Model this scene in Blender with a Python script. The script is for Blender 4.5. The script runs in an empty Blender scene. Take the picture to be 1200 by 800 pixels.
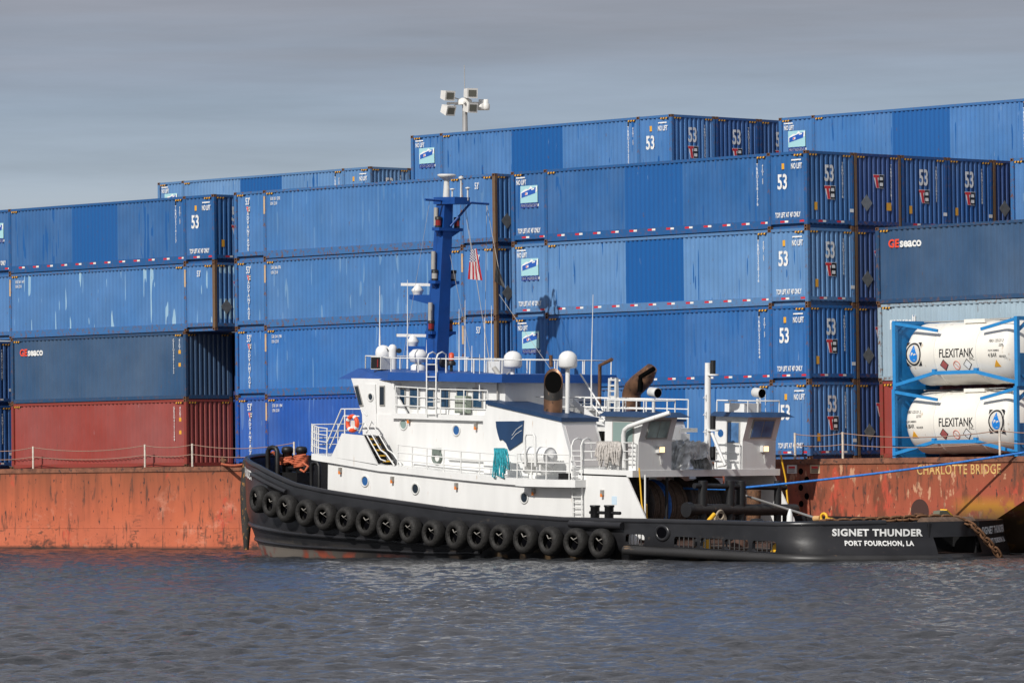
import bpy, bmesh, math, random
import numpy as np
from mathutils import Vector, Matrix
random.seed(7)
rng = np.random.default_rng(5)
SC = bpy.context.scene
COL = SC.collection
R = math.radians

# ---------------------------------------------------------------- camera
CAM_F = 5841.14                                   # focal length in photo pixels (1200 wide)
CAM_C = np.array([144.144, -136.515, -0.2453])
YAW, PIT, ROL = -0.8119, 0.0255, -0.0113
Fv = np.array([math.sin(YAW)*math.cos(PIT), math.cos(YAW)*math.cos(PIT), math.sin(PIT)])
Rv = np.array([math.cos(YAW), -math.sin(YAW), 0.0])
Uv = np.cross(Rv, Fv)
R2 = Rv*math.cos(ROL)+Uv*math.sin(ROL)
U2 = -Rv*math.sin(ROL)+Uv*math.cos(ROL)
cd = bpy.data.cameras.new("camera"); cam = bpy.data.objects.new("camera", cd); COL.objects.link(cam)
cd.sensor_width = 36.0; cd.lens = CAM_F*36/1200; cd.clip_start = 1.0; cd.clip_end = 20000
m3 = Matrix((R2, U2, -Fv)).transposed()
cam.matrix_world = Matrix.Translation(Vector(CAM_C)) @ m3.to_4x4()
SC.camera = cam

# ---------------------------------------------------------------- light
SUN = Vector((-0.17, 0.79, -0.585)).normalized()   # direction the light travels
SUN_STRENGTH = 3.6
EXPOSURE = 0.12
sl = bpy.data.lights.new("sun", 'SUN'); so = bpy.data.objects.new("sun", sl); COL.objects.link(so)
sl.energy = SUN_STRENGTH; sl.angle = R(0.53); sl.color = (1.0, 0.965, 0.91)
so.rotation_euler = SUN.to_track_quat('-Z', 'Y').to_euler(); so.location = (60, -120, 90)

w = bpy.data.worlds.new("World"); SC.world = w; w.use_nodes = True
nt = w.node_tree; N = nt.nodes; LK = nt.links
bgn = N["Background"]
sky = N.new("ShaderNodeTexSky"); sky.sky_type = 'NISHITA'; sky.sun_disc = False
sky.sun_elevation = math.asin(-SUN.z)
sky.sun_rotation = math.atan2(-SUN.x, -SUN.y)
sky.air_density = 1.0; sky.dust_density = 1.6
tc = N.new("ShaderNodeTexCoord")
sep = N.new("ShaderNodeSeparateXYZ"); LK.new(tc.outputs["Generated"], sep.inputs[0])
ramp = N.new("ShaderNodeValToRGB")               # the overcast layer, by elevation
e = ramp.color_ramp.elements
e[0].position = 0.0; e[0].color = (4.4, 4.85, 5.5, 1)
e[1].position = 1.0; e[1].color = (3.3, 3.6, 4.3, 1)
for p, c in ((0.050, (4.1, 4.65, 5.35)), (0.060, (3.6, 4.3, 5.25)), (0.074, (3.05, 3.75, 4.85)), (0.082, (2.85, 3.3, 4.25)), (0.090, (2.7, 2.8, 3.4)), (0.2, (3.4, 3.25, 3.5)), (0.5, (4.1, 4.0, 4.2))):
    el = ramp.color_ramp.elements.new(p); el.color = (*c, 1)
mp = N.new("ShaderNodeMapping"); mp.inputs["Scale"].default_value = (4, 4, 90)
LK.new(tc.outputs["Generated"], mp.inputs[0])
nz = N.new("ShaderNodeTexNoise"); nz.inputs["Scale"].default_value = 1.3; nz.inputs["Detail"].default_value = 6; nz.inputs["Roughness"].default_value = 0.55
LK.new(mp.outputs[0], nz.inputs["Vector"])
ma = N.new("ShaderNodeMath"); ma.operation = 'MULTIPLY_ADD'; ma.inputs[1].default_value = 0.022; ma.inputs[2].default_value = -0.011
LK.new(nz.outputs["Fac"], ma.inputs[0])
ad = N.new("ShaderNodeMath"); ad.operation = 'ADD'; LK.new(sep.outputs["Z"], ad.inputs[0]); LK.new(ma.outputs[0], ad.inputs[1])
LK.new(ad.outputs[0], ramp.inputs["Fac"])
mp2 = N.new("ShaderNodeMapping"); mp2.inputs["Scale"].default_value = (9, 9, 95); LK.new(tc.outputs["Generated"], mp2.inputs[0])
nz2 = N.new("ShaderNodeTexNoise"); nz2.inputs["Scale"].default_value = 1.0; nz2.inputs["Detail"].default_value = 7; nz2.inputs["Roughness"].default_value = 0.6; LK.new(mp2.outputs[0], nz2.inputs["Vector"])
br = N.new("ShaderNodeMapRange"); LK.new(nz2.outputs["Fac"], br.inputs[0])
for k_, x_ in zip(("From Min", "From Max", "To Min", "To Max"), (0.34, 0.66, 0.90, 1.10)): br.inputs[k_].default_value = x_
vs2 = N.new("ShaderNodeVectorMath"); vs2.operation = 'SCALE'; LK.new(ramp.outputs[0], vs2.inputs[0]); LK.new(br.outputs[0], vs2.inputs["Scale"])
mx = N.new("ShaderNodeMixRGB"); mx.inputs[0].default_value = 0.86
LK.new(sky.outputs[0], mx.inputs[1]); LK.new(vs2.outputs[0], mx.inputs[2])
LK.new(mx.outputs[0], bgn.inputs["Color"]); bgn.inputs["Strength"].default_value = 0.093

SC.view_settings.view_transform = 'Standard'; SC.view_settings.look = 'None'
SC.view_settings.exposure = EXPOSURE; SC.view_settings.gamma = 1.0
SC.view_settings.use_curve_mapping = False
SC.cycles.max_bounces = 6; SC.cycles.transparent_max_bounces = 8

# ---------------------------------------------------------------- helpers
def ray(px, py):
    return Fv + R2*(px-600)/CAM_F - U2*(py-400)/CAM_F
def on_y(px, py, Y):
    r = ray(px, py); t = (Y-CAM_C[1])/r[1]
    return CAM_C + r*t
def proj(p):
    d = np.asarray(p, float)-CAM_C; z = d@Fv
    return 600+CAM_F*(d@R2)/z, 400-CAM_F*(d@U2)/z

MATS = {}
def mat(name, col=None, rough=0.5, metal=0.0, var=0.0, vscale=2.0, spots=None, spot_amt=0.0, bump=0.0, bscale=8.0, coat=0.0, emit=None, stretch=(1, 1, 1), spec=None):
    """Principled paint with soft mottling (var) and optional rust/dirt spots of another colour."""
    if name in MATS: return MATS[name]
    m = bpy.data.materials.new(name); m.use_nodes = True; MATS[name] = m
    n = m.node_tree.nodes; l = m.node_tree.links; b = n["Principled BSDF"]
    b.inputs["Base Color"].default_value = (*col, 1); b.inputs["Roughness"].default_value = rough; b.inputs["Metallic"].default_value = metal
    if spec is not None: b.inputs["Specular IOR Level"].default_value = spec
    if emit: b.inputs["Emission Color"].default_value = (*emit[0], 1); b.inputs["Emission Strength"].default_value = emit[1]
    if coat: b.inputs["Coat Weight"].default_value = coat
    tcn = n.new("ShaderNodeTexCoord"); mpn = n.new("ShaderNodeMapping"); mpn.inputs["Scale"].default_value = stretch
    l.new(tcn.outputs["Object"], mpn.inputs[0])
    last = None
    if var:
        a = n.new("ShaderNodeTexNoise"); a.inputs["Scale"].default_value = vscale; a.inputs["Detail"].default_value = 5
        l.new(mpn.outputs[0], a.inputs["Vector"])
        r = n.new("ShaderNodeMapRange"); r.inputs["From Min"].default_value = 0.3; r.inputs["From Max"].default_value = 0.7
        r.inputs["To Min"].default_value = 1-var; r.inputs["To Max"].default_value = 1+var
        l.new(a.outputs["Fac"], r.inputs[0])
        v = n.new("ShaderNodeVectorMath"); v.operation = 'SCALE'; v.inputs[0].default_value = col
        l.new(r.outputs[0], v.inputs["Scale"]); last = v.outputs[0]
    if spots:
        a = n.new("ShaderNodeTexNoise"); a.inputs["Scale"].default_value = vscale*2.3; a.inputs["Detail"].default_value = 8; a.inputs["Roughness"].default_value = 0.65
        l.new(mpn.outputs[0], a.inputs["Vector"])
        cr = n.new("ShaderNodeMapRange"); cr.inputs["From Min"].default_value = 0.68-spot_amt; cr.inputs["From Max"].default_value = 0.74-spot_amt*0.8
        l.new(a.outputs["Fac"], cr.inputs[0])
        mixn = n.new("ShaderNodeMixRGB"); mixn.inputs[2].default_value = (*spots, 1); mixn.inputs[1].default_value = (*col, 1)
        l.new(cr.outputs[0], mixn.inputs[0])
        if last: l.new(last, mixn.inputs[1])
        last = mixn.outputs[0]
    if last: l.new(last, b.inputs["Base Color"])
    if bump:
        a = n.new("ShaderNodeTexNoise"); a.inputs["Scale"].default_value = bscale; a.inputs["Detail"].default_value = 4
        l.new(mpn.outputs[0], a.inputs["Vector"])
        bn = n.new("ShaderNodeBump"); bn.inputs["Strength"].default_value = bump; bn.inputs["Distance"].default_value = 0.05
        l.new(a.outputs["Fac"], bn.inputs["Height"]); l.new(bn.outputs[0], b.inputs["Normal"])
    return m

class MB:
    """collects geometry for ONE mesh object"""
    def __init__(s): s.v = []; s.f = []; s.mi = []; s.sm = []
    def add(s, vs, fs, mi=0, smooth=False):
        o = len(s.v); s.v += [tuple(map(float, p)) for p in vs]
        for f in fs: s.f.append([i+o for i in f]); s.mi.append(mi); s.sm.append(smooth)
    def box(s, a, b, mi=0):
        x0, y0, z0 = a; x1, y1, z1 = b
        s.add([(x0,y0,z0),(x1,y0,z0),(x1,y1,z0),(x0,y1,z0),(x0,y0,z1),(x1,y0,z1),(x1,y1,z1),(x0,y1,z1)],
              [(0,3,2,1),(4,5,6,7),(0,1,5,4),(1,2,6,5),(2,3,7,6),(3,0,4,7)], mi)
    def prism(s, poly, a, b, axis='v', mi=0):
        """polygon [(p,q)..] extruded from a to b; axis v: (u,w) polygon, w: (u,v) polygon, u: (v,w) polygon"""
        n = len(poly)
        f = {'v': lambda p, t: (p[0], t, p[1]), 'w': lambda p, t: (p[0], p[1], t), 'u': lambda p, t: (t, p[0], p[1])}[axis]
        vs = [f(p, a) for p in poly]+[f(p, b) for p in poly]
        s.add(vs, [tuple(range(n))[::-1], tuple(range(n, 2*n))]+[(i, (i+1) % n, n+(i+1) % n, n+i) for i in range(n)], mi)
    def loft(s, polyA, polyB, mi=0):
        n = len(polyA)
        s.add(list(polyA)+list(polyB), [tuple(range(n))[::-1], tuple(range(n, 2*n))]+[(i, (i+1) % n, n+(i+1) % n, n+i) for i in range(n)], mi)
    def tube(s, pts, r, n=8, mi=0, cap=True, smooth=True):
        pts = [Vector(p) for p in pts]; k = len(pts)
        rs = r if isinstance(r, (list, tuple)) else [r]*k
        vs = []; up = None
        for i, p in enumerate(pts):
            t = ((pts[min(i+1, k-1)]-p).normalized()+(p-pts[max(i-1, 0)]).normalized())
            t = t.normalized() if t.length > 1e-6 else Vector((0, 0, 1))
            if up is None:
                up = Vector((0, 0, 1)) if abs(t.z) < 0.9 else Vector((1, 0, 0))
            a = t.cross(up).normalized(); b2 = a.cross(t).normalized(); up = b2
            for j in range(n):
                an = 2*math.pi*j/n
                vs.append(p+(a*math.cos(an)+b2*math.sin(an))*rs[i])
        fs = []
        for i in range(k-1):
            for j in range(n):
                fs.append((i*n+j, (i+1)*n+j, (i+1)*n+(j+1) % n, i*n+(j+1) % n))
        s.add(vs, fs, mi, smooth)
        if cap:
            s.add(vs[:n], [tuple(range(n))], mi); s.add(vs[-n:], [tuple(range(n))[::-1]], mi)
    def bar(s, p, q, a, b, mi=0):
        """rectangular bar from p to q, section a (horizontal) x b"""
        p = Vector(p); q = Vector(q); t = (q-p).normalized()
        up = Vector((0, 0, 1)) if abs(t.z) < 0.95 else Vector((0, 1, 0))
        x = t.cross(up).normalized()*a/2; y = x.cross(t).normalized()*b/2
        s.add([p-x-y, p+x-y, p+x+y, p-x+y, q-x-y, q+x-y, q+x+y, q-x+y],
              [(0,1,2,3),(7,6,5,4),(0,4,5,1),(1,5,6,2),(2,6,7,3),(3,7,4,0)], mi)
    def lathe(s, prof, c=(0,0,0), ax='z', n=24, mi=0, smooth=True, cap=True):
        """prof [(r,h)..] turned about an axis through c"""
        vs = []
        for r, h in prof:
            for j in range(n):
                a = 2*math.pi*j/n; x, y = r*math.cos(a), r*math.sin(a)
                d = {'z': (x, y, h), 'y': (y, h, x), 'x': (h, x, y)}[ax]
                vs.append((c[0]+d[0], c[1]+d[1], c[2]+d[2]))
        fs = []
        for i in range(len(prof)-1):
            for j in range(n):
                fs.append((i*n+j, i*n+(j+1) % n, (i+1)*n+(j+1) % n, (i+1)*n+j))
        s.add(vs, fs, mi, smooth)
        if not cap or prof[0] == prof[-1] or prof[0][1] == prof[-1][1]: return
        if prof[0][0] > 1e-4: s.add(vs[:n], [tuple(range(n))[::-1]], mi)
        if prof[-1][0] > 1e-4: s.add(vs[-n:], [tuple(range(n))], mi)
    def torus(s, c, r1, r2, ax='y', n=28, k=12, mi=0):
        vs = []
        for i in range(n):
            a = 2*math.pi*i/n
            for j in range(k):
                b = 2*math.pi*j/k; rr = r1+r2*math.cos(b); h = r2*math.sin(b); x, y = rr*math.cos(a), rr*math.sin(a)
                d = {'z': (x, y, h), 'y': (y, h, x), 'x': (h, x, y)}[ax]
                vs.append((c[0]+d[0], c[1]+d[1], c[2]+d[2]))
        s.add(vs, [(i*k+j, ((i+1) % n)*k+j, ((i+1) % n)*k+(j+1) % k, i*k+(j+1) % k) for i in range(n) for j in range(k)], mi, True)
    def mesh(s, name):
        me = bpy.data.meshes.new(name); me.from_pydata(s.v, [], s.f)
        me.polygons.foreach_set("material_index", s.mi); me.polygons.foreach_set("use_smooth", s.sm)
        bm = bmesh.new(); bm.from_mesh(me); bmesh.ops.recalc_face_normals(bm, faces=bm.faces[:]); bm.to_mesh(me); bm.free()
        me.update(); return me
    def build(s, name, mats, parent=None, loc=None, label=None):
        return link(name, s.mesh(name), mats, parent, loc, label)

def link(name, me, mats=None, parent=None, loc=None, label=None, rot=None):
    if mats is not None and not len(me.materials):
        for m in (mats if isinstance(mats, (list, tuple)) else [mats]): me.materials.append(m)
    o = bpy.data.objects.new(name, me); COL.objects.link(o)
    if parent: o.parent = parent
    if loc is not None: o.location = loc
    if rot is not None: o.rotation_euler = rot
    if label: o["label"] = label
    return o
def tag(o, label, cat, group=None):
    o["label"] = label; o["category"] = cat
    if group: o["group"] = group
    return o
def empty(name, label, cat, loc=(0,0,0), group=None, rot=(0,0,0)):
    o = bpy.data.objects.new(name, None); COL.objects.link(o); o.location = loc; o.rotation_euler = rot
    return tag(o, label, cat, group)
def struct(o): o["kind"] = "structure"; return o

TXT = {}
def text_mesh(s, h, xs=1.0, bold=0.0, shear=0.0, mats=None, align='LEFT', spacing=1.0, depth=0.004, vertical=False):
    key = (s, h, xs, bold, shear, align, spacing, vertical, mats.name if mats else '')
    if key in TXT: return TXT[key]
    cu = bpy.data.curves.new("lettering", 'FONT'); cu.body = "\n".join(s) if vertical else s
    cu.size = h/0.72; cu.offset = bold*h; cu.extrude = depth/2; cu.align_x = 'CENTER' if vertical else align
    cu.shear = shear; cu.space_character = spacing; cu.resolution_u = 3
    if vertical: cu.space_line = 0.86*spacing
    ob = bpy.data.objects.new("tmp", cu); COL.objects.link(ob)
    dg = bpy.context.evaluated_depsgraph_get(); dg.update()
    me = bpy.data.meshes.new_from_object(ob.evaluated_get(dg))
    bpy.data.objects.remove(ob); bpy.data.curves.remove(cu)
    for v in me.vertices: v.co.x *= xs
    me.materials.clear()
    if mats: me.materials.append(mats)
    TXT[key] = me
    return me
FRONT = (R(90), 0, 0)          # lettering that faces -Y
ENDX = (R(90), 0, R(90))       # lettering that faces +X

white_ink = mat("white_marking_paint", (0.78, 0.78, 0.76), 0.6, var=0.12, vscale=6)
worn_ink = mat("worn_white_marking", (0.76, 0.76, 0.74), 0.6, var=0.15, vscale=3.0, spots=(0.10, 0.20, 0.40), spot_amt=0.10, stretch=(1, 1, 1))
red_ink = mat("red_marking_paint", (0.62, 0.03, 0.035), 0.5)
orange_red_ink = mat("orange_red_marking_paint", (0.75, 0.07, 0.03), 0.5)
black_ink = mat("black_marking_paint", (0.012, 0.012, 0.014), 0.5)
yellow_ink = mat("yellow_sticker", (0.72, 0.36, 0.03), 0.5)
navy_ink = mat("navy_marking_paint", (0.02, 0.05, 0.25), 0.5)
cyan_ink = mat("pale_cyan_print", (0.36, 0.62, 0.66), 0.45)
rust = mat("rusty_steel", (0.13, 0.065, 0.035), 0.85, var=0.45, vscale=9, spots=(0.3, 0.12, 0.04), spot_amt=0.12)
dark_void = mat("dark_opening", (0.003, 0.003, 0.004), 0.95, spec=0.0)  # flat black that paints the shade inside holes

# ---------------------------------------------------------------- water
ZW = -3.55
WAVE = 0.036
def make_water():
    # a fine patch of real waves along the line of sight, coarser rings out to the horizon
    fx = Vector((Fv[0], Fv[1], 0)).normalized(); rx = Vector((R2[0], R2[1], 0)).normalized()
    ds = [44.0]
    while ds[-1] < 236: ds.append(ds[-1]+0.0010*ds[-1]+0.02)
    ds = np.array(ds); nx = 600
    ws = np.linspace(-1, 1, nx)
    D, Wd = np.meshgrid(ds, ws, indexing='ij')
    half = 8+D*0.112
    LX = Wd*half
    X = CAM_C[0]+fx.x*D+rx.x*LX; Y = CAM_C[1]+fx.y*D+rx.y*LX
    Z = np.zeros_like(X)
    wind = math.atan2(fx.y, fx.x)+math.pi+0.45
    for i in range(60):
        lam = 0.36*(1.042**i); k = 2*math.pi/lam
        th = wind+rng.normal(0, 0.75); ph = rng.uniform(0, 2*math.pi)
        slope = WAVE*(1.35 if lam < 0.7 else 1.0 if lam < 2.0 else (2.0/lam)**1.9)
        arg = k*(X*math.cos(th)+Y*math.sin(th))+ph+0.8*np.sin(0.21*X+0.13*Y+i)
        Z += slope/k*(np.sin(arg)+0.25*np.cos(2*arg))
    # patches of stronger and calmer ripple
    g = 0.85+0.22*np.sin(0.05*X+0.11*Y+1.2)*np.sin(0.13*X-0.07*Y+0.4)+0.15*np.sin(0.31*X+0.27*Y)
    edge = np.clip((1-np.abs(Wd))*12, 0, 1)*np.clip((D-44)/6, 0, 1)*np.clip((236-D)/10, 0, 1)
    Z = Z*g*edge
    n0, n1 = X.shape
    V = np.stack([X, Y, Z], -1).reshape(-1, 3)
    idx = np.arange(n0*n1).reshape(n0, n1)
    Fc = np.stack([idx[:-1,:-1], idx[:-1,1:], idx[1:,1:], idx[1:,:-1]], -1).reshape(-1, 4)
    # rest of the sheet: four big quads joined to the corners of the patch
    def P(d, l): return (CAM_C[0]+fx.x*d+rx.x*l, CAM_C[1]+fx.y*d+rx.y*l, 0.0)
    o = len(V); B = 9000
    V = np.concatenate([V, np.array([P(-B, -B), P(-B, B), P(B, B), P(B, -B)])])
    nb = list(idx[0, :]); far = list(idx[-1, :]); lf = list(idx[:, 0]); rt = list(idx[:, -1])
    big = [[o, o+1]+nb[::-1], [o+2, o+3]+far, [o+3, o]+lf, [o+1, o+2]+rt[::-1]]
    loops = np.concatenate([Fc.ravel()]+[np.array(q) for q in big]).astype(np.int32)
    tot = np.array([4]*len(Fc)+[len(q) for q in big]); start = np.concatenate([[0], np.cumsum(tot)[:-1]])
    me = bpy.data.meshes.new("water"); me.vertices.add(len(V)); me.vertices.foreach_set("co", V.ravel())
    me.loops.add(len(loops)); me.loops.foreach_set("vertex_index", loops)
    me.polygons.add(len(tot)); me.polygons.foreach_set("loop_start", start.astype(np.int32))
    me.polygons.foreach_set("use_smooth", np.ones(len(tot), bool)); me.update(calc_edges=True); me.validate()
    m = bpy.data.materials.new("harbour_water"); m.use_nodes = True
    n = m.node_tree.nodes; l = m.node_tree.links; b = n["Principled BSDF"]
    b.inputs["Base Color"].default_value = (0.036, 0.038, 0.042, 1); b.inputs["Roughness"].default_value = 0.08; b.inputs["IOR"].default_value = 1.333
    t = n.new("ShaderNodeTexCoord"); mpn = n.new("ShaderNodeMapping"); mpn.inputs["Scale"].default_value = (1.0, 1.0, 1.0)
    mpn.inputs["Rotation"].default_value = (0, 0, 0.9)
    l.new(t.outputs["Object"], mpn.inputs[0])
    a = n.new("ShaderNodeTexNoise"); a.inputs["Scale"].default_value = 3.4; a.inputs["Detail"].default_value = 5; a.inputs["Roughness"].default_value = 0.6
    l.new(mpn.outputs[0], a.inputs["Vector"])
    bn = n.new("ShaderNodeBump"); bn.inputs["Strength"].default_value = 0.7; bn.inputs["Distance"].default_value = 0.16
    l.new(a.outputs["Fac"], bn.inputs["Height"]); l.new(bn.outputs[0], b.inputs["Normal"])
    o = link("water", me, m, loc=(0, 0, ZW)); struct(o)
make_water()

# quay behind the barge (hidden by the cargo, carries the floodlight mast)
qb = MB(); qb.box((-400, 44, ZW-2), (400, 400, -0.6))
struct(qb.build("quay", mat("quay_concrete", (0.33, 0.32, 0.30), 0.9, var=0.15, vscale=0.3)))

# ---------------------------------------------------------------- barge
def hull_material():
    m = bpy.data.materials.new("rusty_red_hull_paint"); m.use_nodes = True
    n = m.node_tree.nodes; l = m.node_tree.links; b = n["Principled BSDF"]; b.inputs["Roughness"].default_value = 0.62
    t = n.new("ShaderNodeTexCoord"); s = n.new("ShaderNodeSeparateXYZ"); l.new(t.outputs["Object"], s.inputs[0])
    def noise(scale, sc, detail=6, rough=0.6):
        mpn = n.new("ShaderNodeMapping"); mpn.inputs["Scale"].default_value = sc; l.new(t.outputs["Object"], mpn.inputs[0])
        a = n.new("ShaderNodeTexNoise"); a.inputs["Scale"].default_value = scale; a.inputs["Detail"].default_value = detail; a.inputs["Roughness"].default_value = rough
        l.new(mpn.outputs[0], a.inputs["Vector"]); return a.outputs["Fac"]
    def rng_(v, a0, a1, t0=0.0, t1=1.0):
        r = n.new("ShaderNodeMapRange"); l.new(v, r.inputs[0])
        for k, x in zip(("From Min", "From Max", "To Min", "To Max"), (a0, a1, t0, t1)): r.inputs[k].default_value = x
        return r.outputs[0]
    def mul(a, b2):
        q = n.new("ShaderNodeMath"); q.operation = 'MULTIPLY'; l.new(a, q.inputs[0])
        if isinstance(b2, float): q.inputs[1].default_value = b2
        else: l.new(b2, q.inputs[1])
        return q.outputs[0]
    def mix(f, c1, c2):
        q = n.new("ShaderNodeMixRGB"); l.new(f, q.inputs[0])
        for k, c in ((1, c1), (2, c2)):
            if isinstance(c, tuple): q.inputs[k].default_value = (*c, 1)
            else: l.new(c, q.inputs[k])
        return q.outputs[0]
    X, Z = s.outputs["X"], s.outputs["Z"]
    base = mix(rng_(X, -12, 10), (0.52, 0.128, 0.056), (0.38, 0.080, 0.045))
    base = mix(rng_(noise(0.35, (1, 1, 1.6)), 0.35, 0.7), base, (0.40, 0.10, 0.052))
    # browner, dirtier band near the deck edge and salmon, worn plating lower down
    top = mul(rng_(Z, -1.8, -0.3), rng_(noise(0.5, (1, 1, 0.6)), 0.18, 0.55))
    base = mix(mul(top, 0.9), base, (0.27, 0.080, 0.035))
    vs_ = mul(rng_(noise(1.0, (3.0, 1, 0.10), 4, 0.5), 0.42, 0.66), rng_(Z, -3.0, -0.3))
    base = mix(mul(vs_, 0.7), base, (0.22, 0.065, 0.032))
    low = mul(rng_(Z, -1.9, -2.7), rng_(noise(0.4, (1, 1, 1)), 0.3, 0.6))
    base = mix(mul(low, 0.6), base, (0.60, 0.165, 0.085))
    # fresh red repair patches
    base = mix(mul(rng_(noise(0.55, (1, 1, 0.7)), 0.61, 0.64), 0.6), base, (0.55, 0.07, 0.04))
    # pale diagonal scrapes on the right, by the tug's stern
    sc = mul(rng_(noise(2.3, (1.25, 1, 0.5), 5), 0.585, 0.63), rng_(X, 12, 18))
    base = mix(mul(sc, 0.75), base, (0.62, 0.37, 0.22))
    dk_ = mul(rng_(noise(1.3, (1.5, 1, 0.45), 7, 0.65), 0.54, 0.62), rng_(X, 10, 16))
    base = mix(mul(dk_, 0.8), base, (0.15, 0.05, 0.025))
    # vertical rust streaks and dark scabs
    st = rng_(noise(2.2, (1.6, 1, 0.28), 7, 0.65), 0.555, 0.63)
    base = mix(mul(st, 0.85), base, (0.10, 0.045, 0.03))
    sp = rng_(noise(4.2, (1.3, 1, 0.6), 5, 0.6), 0.63, 0.66)
    base = mix(mul(sp, 0.9), base, (0.045, 0.028, 0.025))
    scb = mul(mul(rng_(noise(0.9, (1, 1, 1.6), 3), 0.52, 0.62), rng_(noise(5.0, (0.7, 1, 2.0), 5, 0.6), 0.50, 0.58)), rng_(Z, -1.7, -2.7))
    base = mix(mul(scb, 0.8), base, (0.12, 0.05, 0.03))
    pal = mul(mul(rng_(noise(0.45, (1, 1, 1.4), 6, 0.7), 0.56, 0.66), rng_(Z, -0.7, -1.6)), rng_(X, 8, 0))
    base = mix(mul(pal, 0.55), base, (0.66, 0.30, 0.20))
    # rust along the top edge, growth at the waterline
    base = mix(mul(rng_(Z, -0.32, -0.12), 0.75), base, (0.16, 0.06, 0.03))
    wl = mul(rng_(Z, -2.95, -3.4), rng_(noise(1.1, (1, 1, 2.2), 7, 0.7), 0.50, 0.60))
    base = mix(wl, base, (0.06, 0.032, 0.025))
    wl2 = rng_(Z, -3.36, -3.50)
    base = mix(mul(wl2, 0.9), base, (0.03, 0.022, 0.018))
    # ochre patch low on the raked end
    oc = mul(mul(rng_(X, 23.6, 24.6), rng_(Z, -1.35, -1.8)), rng_(noise(0.9, (1, 1, 1)), 0.40, 0.48))
    base = mix(oc, base, (0.42, 0.19, 0.02))
    bl = mul(mul(rng_(X, 22.4, 24.0), rng_(Z, -1.7, -2.3)), rng_(noise(0.8, (1, 1, 1)), 0.30, 0.45))  # dark tone below it: rust-black with the raked plating's shade put in
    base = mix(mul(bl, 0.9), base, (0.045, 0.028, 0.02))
    l.new(base, b.inputs["Base Color"])
    bn = n.new("ShaderNodeBump"); bn.inputs["Strength"].default_value = 0.35; bn.inputs["Distance"].default_value = 0.03
    l.new(noise(1.6, (1, 1, 1), 6), bn.inputs["Height"]); l.new(bn.outputs[0], b.inputs["Normal"])
    return m

YB = -0.45                                        # barge's near side
barge = empty("cargo_barge", "rust streaked orange-red cargo barge loaded with stacked containers behind the tugboat", "barge", (0, 0, ZW))
def at_b(o): o.location = (0, 0, -ZW); return o   # parts are built in world heights
def barge_hull():
    b = MB(); WID = 33.0
    # sections along X: side is plumb down to a chine; past X=21 the end rakes upward and inward
    secs = []
    for x in [-92, -60, -40, -20, 0, 10, 18, 20.6, 21.6, 22.6, 23.6, 24.6, 25.6, 26.6, 27.6, 28.6, 29.6, 31, 33]:
        zc = -4.9 if x <= 20.6 else min(-0.5, -4.9+(x-20.6)*0.50)
        zb = -6.2 if x <= 20.6 else min(zc-0.5, -6.2+(x-20.6)*0.10)
        inn = 0.02 if x <= 20.6 else 0.02+(x-20.6)*0.16
        fac = float(np.interp(x, [20.6, 23.6], [0.25, 2.2]))
        secs.append([(x, YB, -0.004), (x, YB, zc), (x, YB+inn+fac*(zc-zb), zb), (x, YB+WID-inn-0.3, zb), (x, YB+WID, zc), (x, YB+WID, -0.004)])
    n = len(secs[0])
    vs = [p for s_ in secs for p in s_]; fs = []
    for i in range(len(secs)-1):
        for j in range(n):
            fs.append((i*n+j, (i+1)*n+j, (i+1)*n+(j+1) % n, i*n+(j+1) % n))
    fs.append(tuple(range(n))); fs.append(tuple(range((len(secs)-1)*n, len(secs)*n)))
    b.add(vs, fs)
    return b
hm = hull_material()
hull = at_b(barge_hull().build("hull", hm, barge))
eb = MB(); eb.box((-92, YB-0.05, -0.2), (33, YB+0.10, 0.0)); at_b(eb.build("deck_edge", mat("rusted_deck_edge", (0.20, 0.08, 0.045), 0.8, var=0.4, vscale=3, spots=(0.05, 0.03, 0.025), spot_amt=0.13), barge))
sb = MB(); sb.box((-92, YB-0.012, -2.62), (20.6, YB, -2.60)); at_b(sb.build("weld_seam", hm, barge))
# name on the side
nm = text_mesh("CHARLOTTE BRIDGE", 0.36, 0.80, 0.012, mats=mat("faded_yellow_paint", (0.62, 0.40, 0.14), 0.7, var=0.3, vscale=5), spacing=1.08)
p = on_y(1074.5, 555.6, YB)
wn = max(v.co.x for v in nm.vertices); p2 = on_y(1173, 554, YB)
for v in nm.vertices: v.co.x *= (p2[0]-p[0])/wn
link("name_lettering", nm, None, barge, (p[0], YB-0.008, p[2]-ZW), None, FRONT)
# two warning boards, climbing holes, recessed bollard
for px, py, c, lab in ((928.5, 549.5, (0.7, 0.68, 0.62), "white warning board with a red heading"), (955.5, 549.5, (0.55, 0.42, 0.27), "tan warning board with a red heading")):
    a = on_y(px-5.5, py+5.0, YB); c2 = on_y(px+5.5, py-5.0, YB)
    pb = MB(); pb.box((a[0], YB-0.03, a[2]), (c2[0], YB, c2[2])); pl = at_b(pb.build("warning_board", mat("board_"+lab.split()[0], c, 0.5, var=0.1), barge, label=lab))
    pb = MB(); pb.box((a[0]+0.08, YB-0.034, c2[2]-0.13), (c2[0]-0.08, YB-0.03, c2[2]-0.05)); pb.build("heading_strip", red_ink, pl)
    for k in range(3):
        pb = MB(); pb.box((a[0]+0.07, YB-0.034, a[2]+0.05+0.05*k), (c2[0]-0.09, YB-0.03, a[2]+0.068+0.05*k)); pb.build("text_line", black_ink, pl)
for px, py in ((938.5, 552), (945.5, 561.5), (938.5, 571), (945.5, 581), (939, 590)):
    c = on_y(px, py, YB); hb = MB(); hb.lathe([(0.12, -0.004), (0, -0.004)], (c[0], YB, c[2]), 'y', 16)
    at_b(hb.build("climbing_hole", dark_void, barge))
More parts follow.
